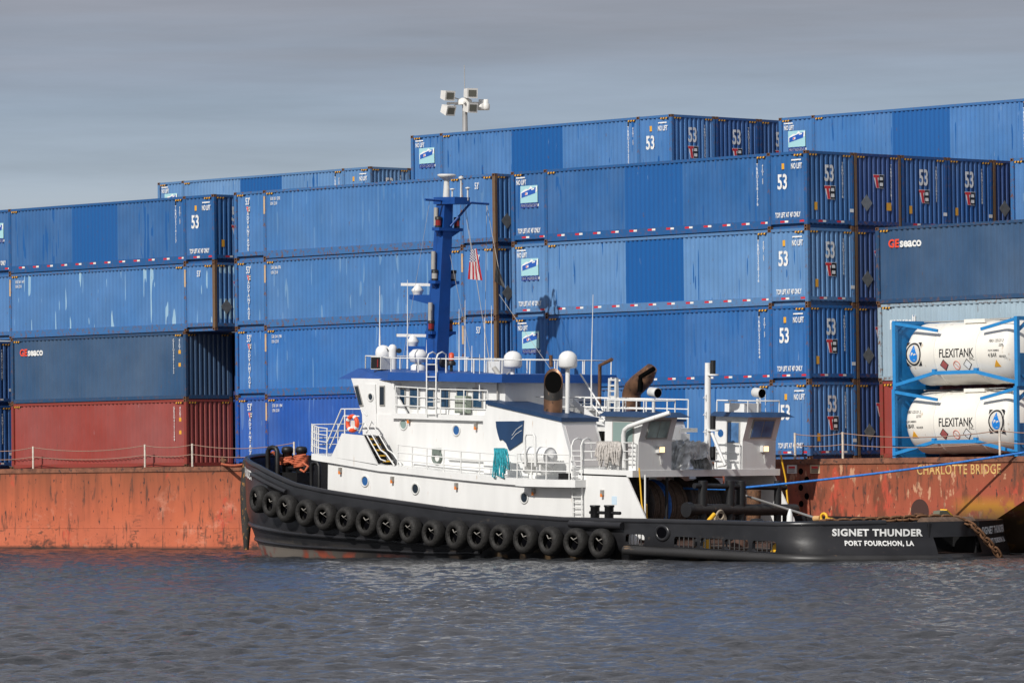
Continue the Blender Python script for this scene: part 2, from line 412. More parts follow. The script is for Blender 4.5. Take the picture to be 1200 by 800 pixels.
c = on_y(1078, 598.5, YB); hb = MB(); hb.lathe([(0.44, -0.006), (0, -0.006)], (c[0], YB, c[2]), 'y', 28)
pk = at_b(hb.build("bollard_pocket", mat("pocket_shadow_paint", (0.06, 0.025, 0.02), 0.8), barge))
hb = MB(); hb.lathe([(0.13, -0.30), (0.13, 0.12), (0.17, 0.12), (0.17, 0.17), (0, 0.17)], (c[0]+0.08, YB-0.16, c[2]-0.25), 'z', 16); hb.build("bollard", rust, pk)
# guard posts and drooping wires on the deck edge
white_rail = mat("white_rail_paint", (0.74, 0.74, 0.72), 0.45, var=0.06)
wire_m = mat("old_wire_rope", (0.32, 0.20, 0.15), 0.7)
postm = mat("scuffed_white_post", (0.62, 0.56, 0.48), 0.6, var=0.2, vscale=5, spots=(0.3, 0.13, 0.06), spot_amt=0.1)
gp = [(-30, 0), (39, 38), (170, 38), (225.5, 38), (345, 38), (932, 30), (988, 31), (1172, 30), (1260, 30)]
gx = [on_y(px, 548, YB+0.12)[0] for px, h in gp]
for x, (px, h) in zip(gx, gp):
    g = MB(); g.tube([(x, YB+0.12, -0.05), (x, YB+0.12, 0.98)], 0.045, 8); at_b(g.build("guard_post", postm, barge))
for i in range(len(gx)-1):
    if gp[i][0] == 345: continue
    for zt, sag in ((0.93, 0.20), (0.52, 0.16)):
        g = MB(); pts = []
        for k in range(9):
            t = k/8; pts.append((gx[i]+(gx[i+1]-gx[i])*t, YB+0.12, zt-sag*4*t*(1-t)*min(1, (gx[i+1]-gx[i])/6)))
        g.tube(pts, 0.018, 5); at_b(g.build("guard_wire", wire_m, barge))

# ---------------------------------------------------------------- containers
CL, CW, CH, CA = 16.154, 2.591, 2.896, 1.981
CB = CL-CA
CACHE = {}
def cached(key, fn):
    if key not in CACHE: CACHE[key] = fn()
    return CACHE[key]

def box_paint(name, kind):
    """container paint: colour comes from the object; a darker repaint band where alpha says so; chalky fading and rust flecks"""
    m = bpy.data.materials.new(name); m.use_nodes = True
    n = m.node_tree.nodes; l = m.node_tree.links; b = n["Principled BSDF"]; b.inputs["Roughness"].default_value = 0.42
    oi = n.new("ShaderNodeObjectInfo"); t = n.new("ShaderNodeTexCoord"); s = n.new("ShaderNodeSeparateXYZ"); l.new(t.outputs["Object"], s.inputs[0])
    off = n.new("ShaderNodeVectorMath"); off.operation = 'MULTIPLY_ADD'; l.new(oi.outputs["Random"], off.inputs[0]); off.inputs[1].default_value = (97, 51, 33); l.new(t.outputs["Object"], off.inputs[2])
    def noise(scale, sc, detail=5, rough=0.55):
        mpn = n.new("ShaderNodeMapping"); mpn.inputs["Scale"].default_value = sc; l.new(off.outputs[0], mpn.inputs[0])
        a = n.new("ShaderNodeTexNoise"); a.inputs["Scale"].default_value = scale; a.inputs["Detail"].default_value = detail; a.inputs["Roughness"].default_value = rough
        l.new(mpn.outputs[0], a.inputs["Vector"]); return a.outputs["Fac"]
    def rg(v, a0, a1, t0=0.0, t1=1.0):
        r = n.new("ShaderNodeMapRange"); l.new(v, r.inputs[0])
        for k, x in zip(("From Min", "From Max", "To Min", "To Max"), (a0, a1, t0, t1)): r.inputs[k].default_value = x
        return r.outputs[0]
    def op(o_, a, b2):
        q = n.new("ShaderNodeMath"); q.operation = o_
        for k, v in ((0, a), (1, b2)):
            if isinstance(v, (int, float)): q.inputs[k].default_value = v
            else: l.new(v, q.inputs[k])
        return q.outputs[0]
    def mix(f, c1, c2):
        q = n.new("ShaderNodeMixRGB")
        if isinstance(f, float): q.inputs[0].default_value = f
        else: l.new(f, q.inputs[0])
        for k, c in ((1, c1), (2, c2)):
            if isinstance(c, tuple): q.inputs[k].default_value = (*c, 1)
            else: l.new(c, q.inputs[k])
        return q.outputs[0]
    col = oi.outputs["Color"]
    # gentle chalking
    fade = rg(noise(0.35, (1, 1, 0.6)), 0.3, 0.72, 0.0, 0.13)
    c = mix(fade, col, (0.36, 0.40, 0.42) if kind == 'plain' else (0.40, 0.52, 0.62))
    sv = rg(noise(0.8, (1, 1, 1)), 0.3, 0.7, 0.90, 1.08)
    sc = n.new("ShaderNodeVectorMath"); sc.operation = 'SCALE'; l.new(c, sc.inputs[0]); l.new(sv, sc.inputs["Scale"]); c = sc.outputs[0]
    if kind == 'patch':
        X = s.outputs["X"]
        band = op('MULTIPLY', op('GREATER_THAN', X, 6.42), op('LESS_THAN', X, 9.58))
        # touch-up strokes that follow the ribs
        st = op('GREATER_THAN', noise(1.0, (7.0, 0.02, 0.55), 1, 0.3), 0.70)
        band = op('MAXIMUM', band, st)
        c = mix(op('MULTIPLY', band, oi.outputs["Alpha"]), c, (0.007, 0.098, 0.32))
    if kind == 'scrape':
        st = op('MULTIPLY', op('GREATER_THAN', noise(1.0, (6.0, 0.02, 0.5), 1, 0.3), 0.70), oi.outputs["Alpha"])
        c = mix(op('MULTIPLY', st, 0.75), c, (0.40, 0.60, 0.70))
    rs = rg(noise(5.5, (1.4, 1.4, 0.5), 6, 0.65), 0.655, 0.71)
    c = mix(op('MULTIPLY', rs, 0.65), c, (0.12, 0.06, 0.035))
    wh = rg(noise(3.4, (2.5, 2.5, 0.35), 4, 0.6), 0.71, 0.75)
    c = mix(op('MULTIPLY', wh, 0.35), c, (0.5, 0.6, 0.68))
    l.new(c, b.inputs["Base Color"])
    bn = n.new("ShaderNodeBump"); bn.inputs["Strength"].default_value = 0.12; bn.inputs["Distance"].default_value = 0.02
    l.new(noise(1.2, (1, 1, 1), 2), bn.inputs["Height"]); l.new(bn.outputs[0], b.inputs["Normal"])
    return m
def rail_paint(name, tape):
    """rails and posts: object colour, rust flecks, and red-white reflector tape along the bottom rail"""
    m = bpy.data.materials.new(name); m.use_nodes = True
    n = m.node_tree.nodes; l = m.node_tree.links; b = n["Principled BSDF"]; b.inputs["Roughness"].default_value = 0.5
    oi = n.new("ShaderNodeObjectInfo"); t = n.new("ShaderNodeTexCoord"); s = n.new("ShaderNodeSeparateXYZ"); l.new(t.outputs["Object"], s.inputs[0])
    def op(o_, a, b2):
        q = n.new("ShaderNodeMath"); q.operation = o_
        for k, v in ((0, a), (1, b2)):
            if isinstance(v, (int, float)): q.inputs[k].default_value = v
            else: l.new(v, q.inputs[k])
        return q.outputs[0]
    a = n.new("ShaderNodeTexNoise"); a.inputs["Scale"].default_value = 6; a.inputs["Detail"].default_value = 7; a.inputs["Roughness"].default_value = 0.65; l.new(t.outputs["Object"], a.inputs["Vector"])
    r = n.new("ShaderNodeMapRange"); r.inputs["From Min"].default_value = 0.51; r.inputs["From Max"].default_value = 0.62; l.new(a.outputs["Fac"], r.inputs[0])
    q = n.new("ShaderNodeMixRGB"); l.new(op('MULTIPLY', r.outputs[0], oi.outputs["Alpha"]), q.inputs[0]); l.new(oi.outputs["Color"], q.inputs[1]); q.inputs[2].default_value = (0.15, 0.07, 0.035, 1)
    out = q.outputs[0]
    if tape:
        X, Y, Z = s.outputs["X"], s.outputs["Y"], s.outputs["Z"]
        zin = op('MULTIPLY', op('GREATER_THAN', Z, 0.215), op('LESS_THAN', Z, 0.290))
        ph = op('FRACT', op('DIVIDE', op('ADD', op('ADD', X, Y), 0.40), 1.01), 0)
        inr = op('MULTIPLY', op('LESS_THAN', ph, 0.23), zin); inw = op('MULTIPLY', op('MULTIPLY', op('GREATER_THAN', ph, 0.23), op('LESS_THAN', ph, 0.41)), zin)
        q2 = n.new("ShaderNodeMixRGB"); l.new(inr, q2.inputs[0]); l.new(out, q2.inputs[1]); q2.inputs[2].default_value = (0.55, 0.02, 0.03, 1)
        q3 = n.new("ShaderNodeMixRGB"); l.new(inw, q3.inputs[0]); l.new(q2.outputs[0], q3.inputs[1]); q3.inputs[2].default_value = (0.75, 0.74, 0.70, 1)
        out = q3.outputs[0]
    l.new(out, b.inputs["Base Color"])
    return m
PAINT = {k: box_paint("container_paint_"+k, k) for k in ('patch', 'scrape', 'plain')}
RAILM = {True: rail_paint("container_rail_taped", True), False: rail_paint("container_rail_plain", False)}

def corr(x0, x1, pitch, lo, hi):
    """corrugation profile from x0 to x1: list of (x, depth)"""
    n = max(1, round((x1-x0-0.10)/pitch)); pt = (x1-x0-0.10)/n; out = [(x0, lo), (x0+0.05, lo)]
    for i in range(n):
        a = x0+0.05+i*pt
        out += [(a+pt*0.20, hi), (a+pt*0.44, hi), (a+pt*0.64, lo), (a+pt, lo)]
    out += [(x1, lo)]
    return out
def body_mesh(L, splits, H):
    """corrugated shell: near side in bays between the posts, corrugated +X end, plain elsewhere"""
    b = MB(); z0, z1 = 0.33 if L > 13 else 0.17, H-0.11
    for x0, x1 in zip(splits[:-1], splits[1:]):
        pr = corr(x0+0.05, x1-0.05, 0.245 if L > 13 else 0.28, 0.03, 0.085)
        vs = [(x, d, z0) for x, d in pr]+[(x, d, z1) for x, d in pr]; n = len(pr)
        b.add(vs, [(i, i+1, n+i+1, n+i) for i in range(n-1)])
    pr = corr(0.08, CW-0.08, 0.25, 0.02, 0.10)
    vs = [(L-d, y, 0.14) for y, d in pr]+[(L-d, y, H-0.1) for y, d in pr]; n = len(pr)
    b.add(vs, [(i, i+1, n+i+1, n+i) for i in range(n-1)])
    b.add([(0.05, 0.1, z0), (0.05, CW-0.05, z0), (0.05, CW-0.05, z1), (0.05, 0.1, z1)], [(0,1,2,3)])
    b.add([(0.05, CW-0.05, z0), (L-0.05, CW-0.05, z0), (L-0.05, CW-0.05, z1), (0.05, CW-0.05, z1)], [(0,1,2,3)])
    b.add([(0.02, 0.02, H-0.03), (L-0.02, 0.02, H-0.03), (L-0.02, CW-0.02, H-0.03), (0.02, CW-0.02, H-0.03)], [(0,1,2,3)])
    b.add([(0.1, 0.1, z0), (L-0.1, 0.1, z0), (L-0.1, CW-0.1, z0), (0.1, CW-0.1, z0)], [(0,1,2,3)])
    return b.mesh("body")
def post_mesh(H):
    b = MB(); b.box((0, 0, 0.12), (0.17, 0.12, H-0.12)); return b.mesh("corner_post")
def rails_mesh(L, splits, H):
    b = MB(); big = L > 13
    for y0, y1 in ((0.012, 0.09), (CW-0.09, CW-0.012)):
        b.box((0.02, y0, H-0.12), (L-0.02, y1, H-0.015))
        if big:
            b.box((CA, y0, 0.03), (CB, y1, 0.34)); b.box((0.02, y0, 0.17), (CA, y1, 0.34)); b.box((CB, y0, 0.17), (L-0.02, y1, 0.34))
        else: b.box((0.02, y0, 0.02), (L-0.02, y1, 0.18))
    if not big: b.box((0.15, 0.14, -0.015), (L-0.15, CW-0.14, 0.15))  # added filler box blocks sky showing through underneath
    for x0, x1 in ((0.012, 0.09), (L-0.09, L-0.012)):
        b.box((x0, 0.1, H-0.12), (x1, CW-0.1, H-0.015)); b.box((x0, 0.1, 0.17 if big else 0.02), (x1, CW-0.1, 0.31 if big else 0.18))
    if big:   # underframe and cross bars, plus an added box that blocks sky showing through
        b.box((CA, 0.2, 0.05), (CB, CW-0.2, 0.3)); b.box((0.15, 0.14, -0.015), (L-0.15, CW-0.14, 0.2))
        for k in range(5):
            for xx in (0.2+k*0.36, CB+0.3+k*0.36): b.box((xx, 0.12, 0.2), (xx+0.06, CW-0.12, 0.31))
    return b.mesh("rails")
def casting_mesh():
    b = MB(); b.box((-0.08, -0.010, 0), (0.08, 0.155, 0.112)); b.box((-0.035, -0.014, 0.025), (0.035, -0.008, 0.087), 1)
    return b.mesh("corner_casting")

def tb_logo(h):
    """slanted red T with a black and white B beside it"""
    b = MB(); hs = h
    def poly(pts, mi, d=0.004): b.prism([(x*hs*1.18, z*hs*0.94) for x, z in pts], -d, 0.0, 'v', mi)
    poly([(-0.03, 1.03), (0.98, 1.03), (0.93, -0.03), (0.26, -0.03)], 0, 0.002)       # white ground
    poly([(0, 1), (0.52, 1), (0.50, 0.80), (0.36, 0.80), (0.50, 0), (0.28, 0), (0.16, 0.80), (0.02, 0.80)], 1, 0.006)
    poly([(0.56, 1), (0.95, 1), (0.95, 0), (0.54, 0), (0.44, 0.5)], 2, 0.004)
    poly([(0.60, 0.84), (0.84, 0.84), (0.86, 0.60), (0.57, 0.60)], 0, 0.006)
    poly([(0.57, 0.40), (0.86, 0.40), (0.86, 0.14), (0.58, 0.14)], 0, 0.006)
    me = b.mesh("logo")
    for m in (white_ink, red_ink, black_ink): me.materials.append(m)
    return me
def ad_panel():
    b = MB(); s = 0.98
    b.box((0, -0.006, 0), (s, 0, s*1.02), 0)
    b.prism([(0.02, 0.30), (0.96, 0.62), (0.96, 0.96), (0.75, 0.80), (0.6, 0.97), (0.45, 0.78), (0.3, 0.82), (0.02, 0.6)], -0.009, -0.006, 'v', 1)
    b.prism([(0.06, 0.30), (0.86, 0.54), (0.90, 0.88), (0.70, 0.84), (0.06, 0.58)], -0.012, -0.009, 'v', 2)
    b.prism([(0.28, 0.44), (0.42, 0.48), (0.42, 0.62), (0.28, 0.58)], -0.015, -0.012, 'v', 1)
    b.prism([(0.30, 0.46), (0.36, 0.48), (0.36, 0.59), (0.30, 0.57)], -0.017, -0.015, 'v', 3)
    b.prism([(0.64, 0.72), (0.80, 0.76), (0.80, 0.84), (0.64, 0.80)], -0.015, -0.012, 'v', 1)
    b.v = [(x, y, z_*0.68) for x, y, z_ in b.v]
    me = b.mesh("advert_panel")
    for m in (cyan_ink, white_ink, mat("print_blue", (0.02, 0.10, 0.42), 0.45), red_ink): me.materials.append(m)
    return me
def rect_mesh(wd, ht, key): 
    def f():
        b = MB(); b.box((0, -0.004, 0), (wd, 0, ht)); return b.mesh("sticker")
    return cached(("rect", wd, ht, key), f)
def hazard_mesh():
    b = MB()
    for k in range(6):
        x = k*0.075; b.prism([(x, 0), (x+0.075, 0), (x+0.105, 0.065), (x+0.03, 0.065)], -0.004, 0, 'v', k % 2)
    me = b.mesh("hazard_decal")
    for m in (yellow_ink, black_ink): me.materials.append(m)
    return me
def diamond_mesh():
    b = MB(); b.prism([(0, 0.32), (0.32, 0), (0, -0.32), (-0.32, 0)], -0.01, 0, 'v'); return b.mesh("placard")
plac_m = mat("aluminium_placard", (0.22, 0.23, 0.23), 0.55, 0.3, var=0.2, vscale=5)

def container(loc, label, color, kind="53tb", paint='patch', patch=0.0, rusty=0.35, L=CL, end_only=False, group=None, H=CH, serial=None):
    if serial is None: serial = "TRBU 53%04d %d" % (rng.integers(1000, 9999), rng.integers(0, 9))
    big = L > 13
    root = empty("shipping_container", label, "container", loc, group)
    sp = (0, CA, CB, L) if big else (0, L)
    def part(name, me, mats=None, loc=(0,0,0), rot=(0,0,0), col=None, label=None):
        o = link(name, me, mats, root, loc, label, rot)
        if col: o.color = col
        return o
    part("body", cached(("body", L, H, paint), lambda: body_mesh(L, sp, H)), PAINT[paint], col=(*color, patch))
    tape = kind == "53tb"
    dk = tuple(c*0.84 for c in color)
    part("rails", cached(("rails", L, H, tape), lambda: rails_mesh(L, sp, H)), RAILM[tape], col=(*dk, rusty))
    pm = cached(("post", H), lambda: post_mesh(H))
    for x, y in [(x, 0.0) for x in sp if not (end_only and x != L)]+[(L, CW-0.12)]:
        part("corner_post", pm, RAILM[False], (min(max(x-0.085, 0), L-0.17), y, 0), col=(0.15, 0.095, 0.055, 1.0) if kind == '53adv' and x == L and rusty >= 0.6 else (*dk, min(1, rusty*1.6)))
    cm = cached("cast", casting_mesh)
    for x in sp:
        if end_only and x != L: continue
        xx = min(max(x, 0.09), L-0.09)
        for z in (0, H-0.118): part("corner_casting", cm, [rust, dark_void], (xx, 0, z))
    for z in (0, H-0.118): part("corner_casting", cm, [rust, dark_void], (L-0.09, CW, z), (0, 0, R(180)))
    hz = cached("hz", hazard_mesh)
    for x in (([0.20, CA+0.12, CB-0.62, L-0.68] if big else [0.22, L-0.72]) if not end_only else []):
        part("hazard_decal", hz, None, (x, -0.002+0.012, H-0.185))
    for y in (0.16, CW-0.58): part("hazard_decal", hz, None, (L-0.008, y, H-0.185), (0, 0, R(90)))
    # ------- markings
    def txt(name, s, h, x, z, xs=0.7, bold=0.02, m=None, side='f', **k):
        me = text_mesh(s, h, xs, bold, mats=m or worn_ink, **k)
        if side == 'f': part(name, me, None, (x, 0.028, z), FRONT)
        else: part(name, me, None, (L-0.010, x, z), ENDX)
    if kind == "53tb":
        if not end_only:
            txt("notice", "NO LIFT", 0.19, 0.28, H-0.54, 0.58, 0.04); part("arrow", rect_mesh(0.5, 0.05, 'w'), white_ink, (0.28, 0.03, H-0.29))
            part("advert_panel", cached("ad", ad_panel), None, (0.52, 0.030, 1.62)); part("caption_strip", rect_mesh(0.98, 0.18, 'n'), navy_ink, (0.52, 0.030, 1.42))
            txt("caption", "WWW.TRAILERBRIDGE.COM", 0.115, 0.55, 1.455, 0.49, 0.02)
            txt("notice", "TOP LIFT AT 40' ONLY", 0.19, 0.34, 0.42, 0.49, 0.04)
            txt("serial_number", serial.replace(" ", ""), 0.13, CB-0.62, H-0.50, 0.9, 0.012, vertical=True, spacing=0.95)
            txt("size_code", "45G1 53", 0.10, CB-0.34, H-0.52, 0.9, 0.01, vertical=True, spacing=0.9)
            part("slot_mark", rect_mesh(0.07, 0.24, 'k'), black_ink, (CB-0.65, 0.03, H-0.38))
            txt("notice", "NO LIFT", 0.21, CB+1.14, H-0.66, 0.52, 0.04); part("arrow", rect_mesh(0.5, 0.05, 'w'), white_ink, (CB+1.16, 0.03, H-0.36))
            txt("number_marking", "53", 0.56, CB+0.42, 1.50, 0.68, 0.035)
            part("sticker", rect_mesh(0.13, 0.22, 'y'), yellow_ink, (CB+0.66, 0.03, H-0.66))
            txt("notice", "TOP LIFT AT 40' ONLY", 0.19, CB+0.30, 0.42, 0.49, 0.04)
        txt("number_marking", "53", 0.62, 0.98, H-1.12, 0.62, 0.03, side='e')
        lg = part("logo", cached("tb", lambda: tb_logo(0.52)), None, (L-0.012, 0.98, H-1.80), (0, 0, R(90)))
        txt("serial_number", serial.replace(" ", ""), 0.11, 1.98, H-0.50, 0.9, 0.008, side='e', vertical=True, spacing=0.95)
        part("sticker", rect_mesh(0.15, 0.30, 'y2'), yellow_ink, (L-0.012, 0.42, 0.66), (0, 0, R(90)))
        part("sticker", rect_mesh(0.20, 0.13, 'w2'), white_ink, (L-0.0, 2.36, 0.62), (0, 0, R(90)))
    elif kind == "53adv":
        if not end_only:
            for x in (0.0, CB): pass
            txt("number_marking", "53'", 0.30, 0.72, H-0.56, 0.62, 0.02)
            part("logo", cached("tbs", lambda: tb_logo(0.22)), None, (0.78, 0.03, H-0.86))
            txt("lettering", "ADVANTAGE", 0.155, 0.88, H-1.02, 0.95, 0.02, vertical=True, spacing=1.0)
            txt("size_code", serial, 0.13, CA+0.35, H-0.44, 0.7, 0.01); txt("size_code", "USA 2210", 0.13, CA+0.35, H-0.64, 0.6, 0.01)
            txt("number_marking", "53'", 0.26, CB+0.75, H-0.58, 0.62, 0.02)
            part("post_strip", rect_mesh(0.10, 0.75, 'o'), mat("tan_post_strip", (0.55, 0.38, 0.22), 0.6, var=0.2), (CA-0.05, -0.003, H-1.0))
            part("post_strip", rect_mesh(0.10, 0.75, 'o'), mat("tan_post_strip"), (CB-0.05, -0.003, H-1.0))
        part("placard", cached("dia", diamond_mesh), plac_m, (L-0.02, 0.66, 1.0), (0, 0, R(90)))
        part("logo", cached("tb2", lambda: tb_logo(0.52)), None, (L-0.012, 1.05, H-1.30), (0, 0, R(90)))
        txt("serial_number", serial.replace(" ", ""), 0.11, 2.05, H-0.50, 0.9, 0.008, side='e', vertical=True, spacing=0.95)
        part("sticker", rect_mesh(0.26, 0.30, 'y3'), yellow_ink, (L-0.012, 1.78, 0.74), (0, 0, R(90)))
    elif kind in ("40ge", "40plain", "40grey"):
        if kind == "40ge":
            txt("lettering", "GE", 0.30, 0.62, H-0.78, 1.06, 0.045, orange_red_ink); txt("lettering", "seaco", 0.33, 1.20, H-0.78, 1.04, 0.045)
        if kind == "40grey": txt("lettering", "maxcell", 0.50, 0.58, H-0.95, 0.62, 0.04)
        if kind != "40grey":
            txt("serial_number", serial.replace(" ", ""), 0.12, L-0.85, H-0.42, 0.9, 0.01, vertical=True, spacing=0.95)
            txt("size_code", "45G1", 0.12, L-0.45, H-0.42, 0.9, 0.01, vertical=True, spacing=0.9)
            for zz, key in ((H-0.95, 'a'), (H-1.5, 'b')): part("sticker", rect_mesh(0.15, 0.16, 'y4'), yellow_ink, (L-0.52, 0.03, zz))
    return root

# bay left corners (X), rows (Y) and tiers (Z)
B1 = [-34.53, -17.08, 0.0, 17.08]
Y0 = 0.22
RP = 2.66
blueA = (0.013, 0.085, 0.28); blueB = (0.048, 0.170, 0.41); blueC = (0.016, 0.110, 0.315); blueD = (0.007, 0.080, 0.38); blueP = (0.10, 0.235, 0.46)
blueN = (0.008, 0.048, 0.21)
navy = (0.024, 0.074, 0.165); red = (0.29, 0.046, 0.034); grey = (0.33, 0.43, 0.50)
GRP = "containers stacked on the barge deck"
def z(t): return t*CH+0.0
K = dict(group=GRP)
# far left slot, ends just visible beside the 40-foot boxes
container((-51.9, Y0, z(1)), "dark blue container end at the left picture edge, beside the dark blue 40-foot box", blueA, rusty=0.3, end_only=True, **K)
container((-51.9, Y0, z(0)), "dark blue container end at the left picture edge, beside the red 40-foot box", blueA, rusty=0.3, end_only=True, **K)
# left stack
container((B1[0]+CA, Y0, z(0)), "red 40-foot container on the barge deck at the bottom of the left stack", red, "40plain", 'plain', rusty=0.4, L=CL-2*CA, serial="GESU 415126 4", **K)
container((B1[0]+CA, Y0, z(1)), "dark blue 40-foot container with red and white lettering resting on the red container", navy, "40ge", 'plain', rusty=0.3, L=CL-2*CA, serial="GESU 490117 2", **K)
container((B1[0], Y0, z(2)), "mid blue 53-foot container with pale vertical scrapes in the left stack", blueB, "53adv", 'scrape', 1.0, 0.7, serial="530 361 147", **K)
container((B1[0], Y0, z(3)), "blue 53-foot container with a darker middle panel on top of the left stack", blueC, patch=0.9, rusty=0.3, **K)
container((B1[0], Y0+RP, z(0)), "dark blue container glimpsed in the narrow gap at the right end of the red container", blueN, "53adv", 'scrape', 0.0, 0.5, end_only=True, **K)
container((B1[0], Y0+RP, z(1)), "dark blue container glimpsed in the narrow gap beside the lettered navy container", blueN, "53adv", 'scrape', 0.0, 0.5, end_only=True, **K)
# middle stack, behind the mast
container((B1[1], Y0, z(0)), "vivid blue 53-foot container with upright white lettering, lowest of its stack, behind the tugboat bow", blueD, "53adv", 'scrape', 0.2, 0.6, serial="530 241 184", **K)
container((B1[1], Y0, z(1)), "blue container with upright white lettering right above the vivid blue one behind the wheelhouse", (0.024, 0.144, 0.42), "53adv", 'scrape', 0.3, 0.7, serial="530 241 198", **K)
container((B1[1], Y0, z(2)), "scuffed blue container second from the top of its stack, behind the striped flag", blueB, "53adv", 'scrape', 0.35, 0.85, serial="530 366 076", **K)
container((B1[1], Y0, z(3)), "blue container with rusty posts on top of the stack behind the mast head", blueB, "53adv", 'scrape', 0.15, 0.9, serial="530 351 233", **K)
# right stack, near row
container((B1[2], Y0, z(0)), "pale blue 53-foot container at deck level behind the tugboat's aft cabins", blueB, patch=0.9, rusty=0.8, **K)
container((B1[2], Y0, z(1)), "strong blue 53-foot container with an advert panel, behind the white domes and funnels", (0.014, 0.120, 0.36), patch=0.6, rusty=0.35, **K)
container((B1[2], Y0, z(2)), "chalky pale blue 53-foot container with a bold dark blue middle panel", blueP, patch=1.0, rusty=0.3, **K)
container((B1[2], Y0, z(3)), "blue 53-foot container with a half worn 53 on top of the near right stack", blueC, patch=0.85, rusty=0.3, **K)
# right stack, second row: only ends in view
for t, lab in ((0, "dark blue container end with diamond placard at deck level beside the red container"), (1, "dark blue container end with rusty post and diamond placard beside the grey container"), (2, "dark blue container end partly behind the navy container above the tanks"), (3, "deep blue container end with a logo but no 53, beside two ends marked 53")):
    container((B1[2], Y0+RP, z(t)), lab, blueN, "53adv", 'scrape', 0.0, 0.6, end_only=True, **K)
container((B1[2], Y0+2*RP, z(3)), "dark blue container end marked 53, next to the deep blue end without a number", blueA, end_only=True, rusty=0.3, **K)
container((B1[2], Y0+3*RP, z(3)), "dark blue container end marked 53, nearest the pale rusty-edged container at the right", blueA, end_only=True, rusty=0.3, **K)
container((B1[2], Y0+4*RP, z(3)), "narrow sliver of deep blue container end beside the rusty-edged container", blueN, "53adv", 'scrape', 0.0, 0.6, end_only=True, **K)
# fifth tier, set back towards the middle of the barge
container((-17.87, 11.12, z(5)-0.03-CH), "highest blue container at the middle skyline, below the floodlight mast", blueB, patch=1.0, rusty=0.3, **K)
container((-17.87, 11.12+RP, z(5)-0.03-CH), "skyline container end marked 53 without a logo, behind the middle highest container", blueA, end_only=True, rusty=0.3, **K)
container((-17.87, 11.12+2*RP, z(5)-0.03-CH), "skyline container end mostly hidden by the right highest container", blueA, end_only=True, rusty=0.3, **K)
container((-0.44, 16.25, z(5)-0.07-CH), "highest blue container at the right skyline, running out of the picture", blueB, patch=0.9, rusty=0.3, **K)
container((-51.23, 24.14, z(5)-0.05-CH), "faded blue container at the left skyline with a darker middle panel", blueP, patch=1.0, rusty=0.3, **K)
container((-51.23, 24.14+RP, z(5)-0.05-CH), "dark container end just right of the faded left skyline container", blueA, end_only=True, rusty=0.3, **K)
# right bay
L4 = CL-2*CA
container((17.40, Y0+RP-0.15, z(0)), "red 40-foot container on deck behind the lower tank", red, "40plain", 'plain', rusty=0.5, L=L4, serial="GESU 422107 1", **K)
container((17.36, Y0+RP-0.15, z(1)), "pale grey-blue 40-foot container behind the upper tank", grey, "40grey", 'plain', rusty=0.8, L=L4, **K)
container((17.30, Y0+RP-0.15, z(2)), "navy 40-foot container with red and white lettering above the two tanks", navy, "40ge", 'plain', rusty=0.5, L=L4, serial="GESU 493302 8", **K)
container((17.10, Y0+4*RP-0.1, z(3)), "blue container with rusty pale corner post at the right picture edge", blueB, "53adv", 'scrape', 0.3, 1.0, serial="530 277 415", **K)

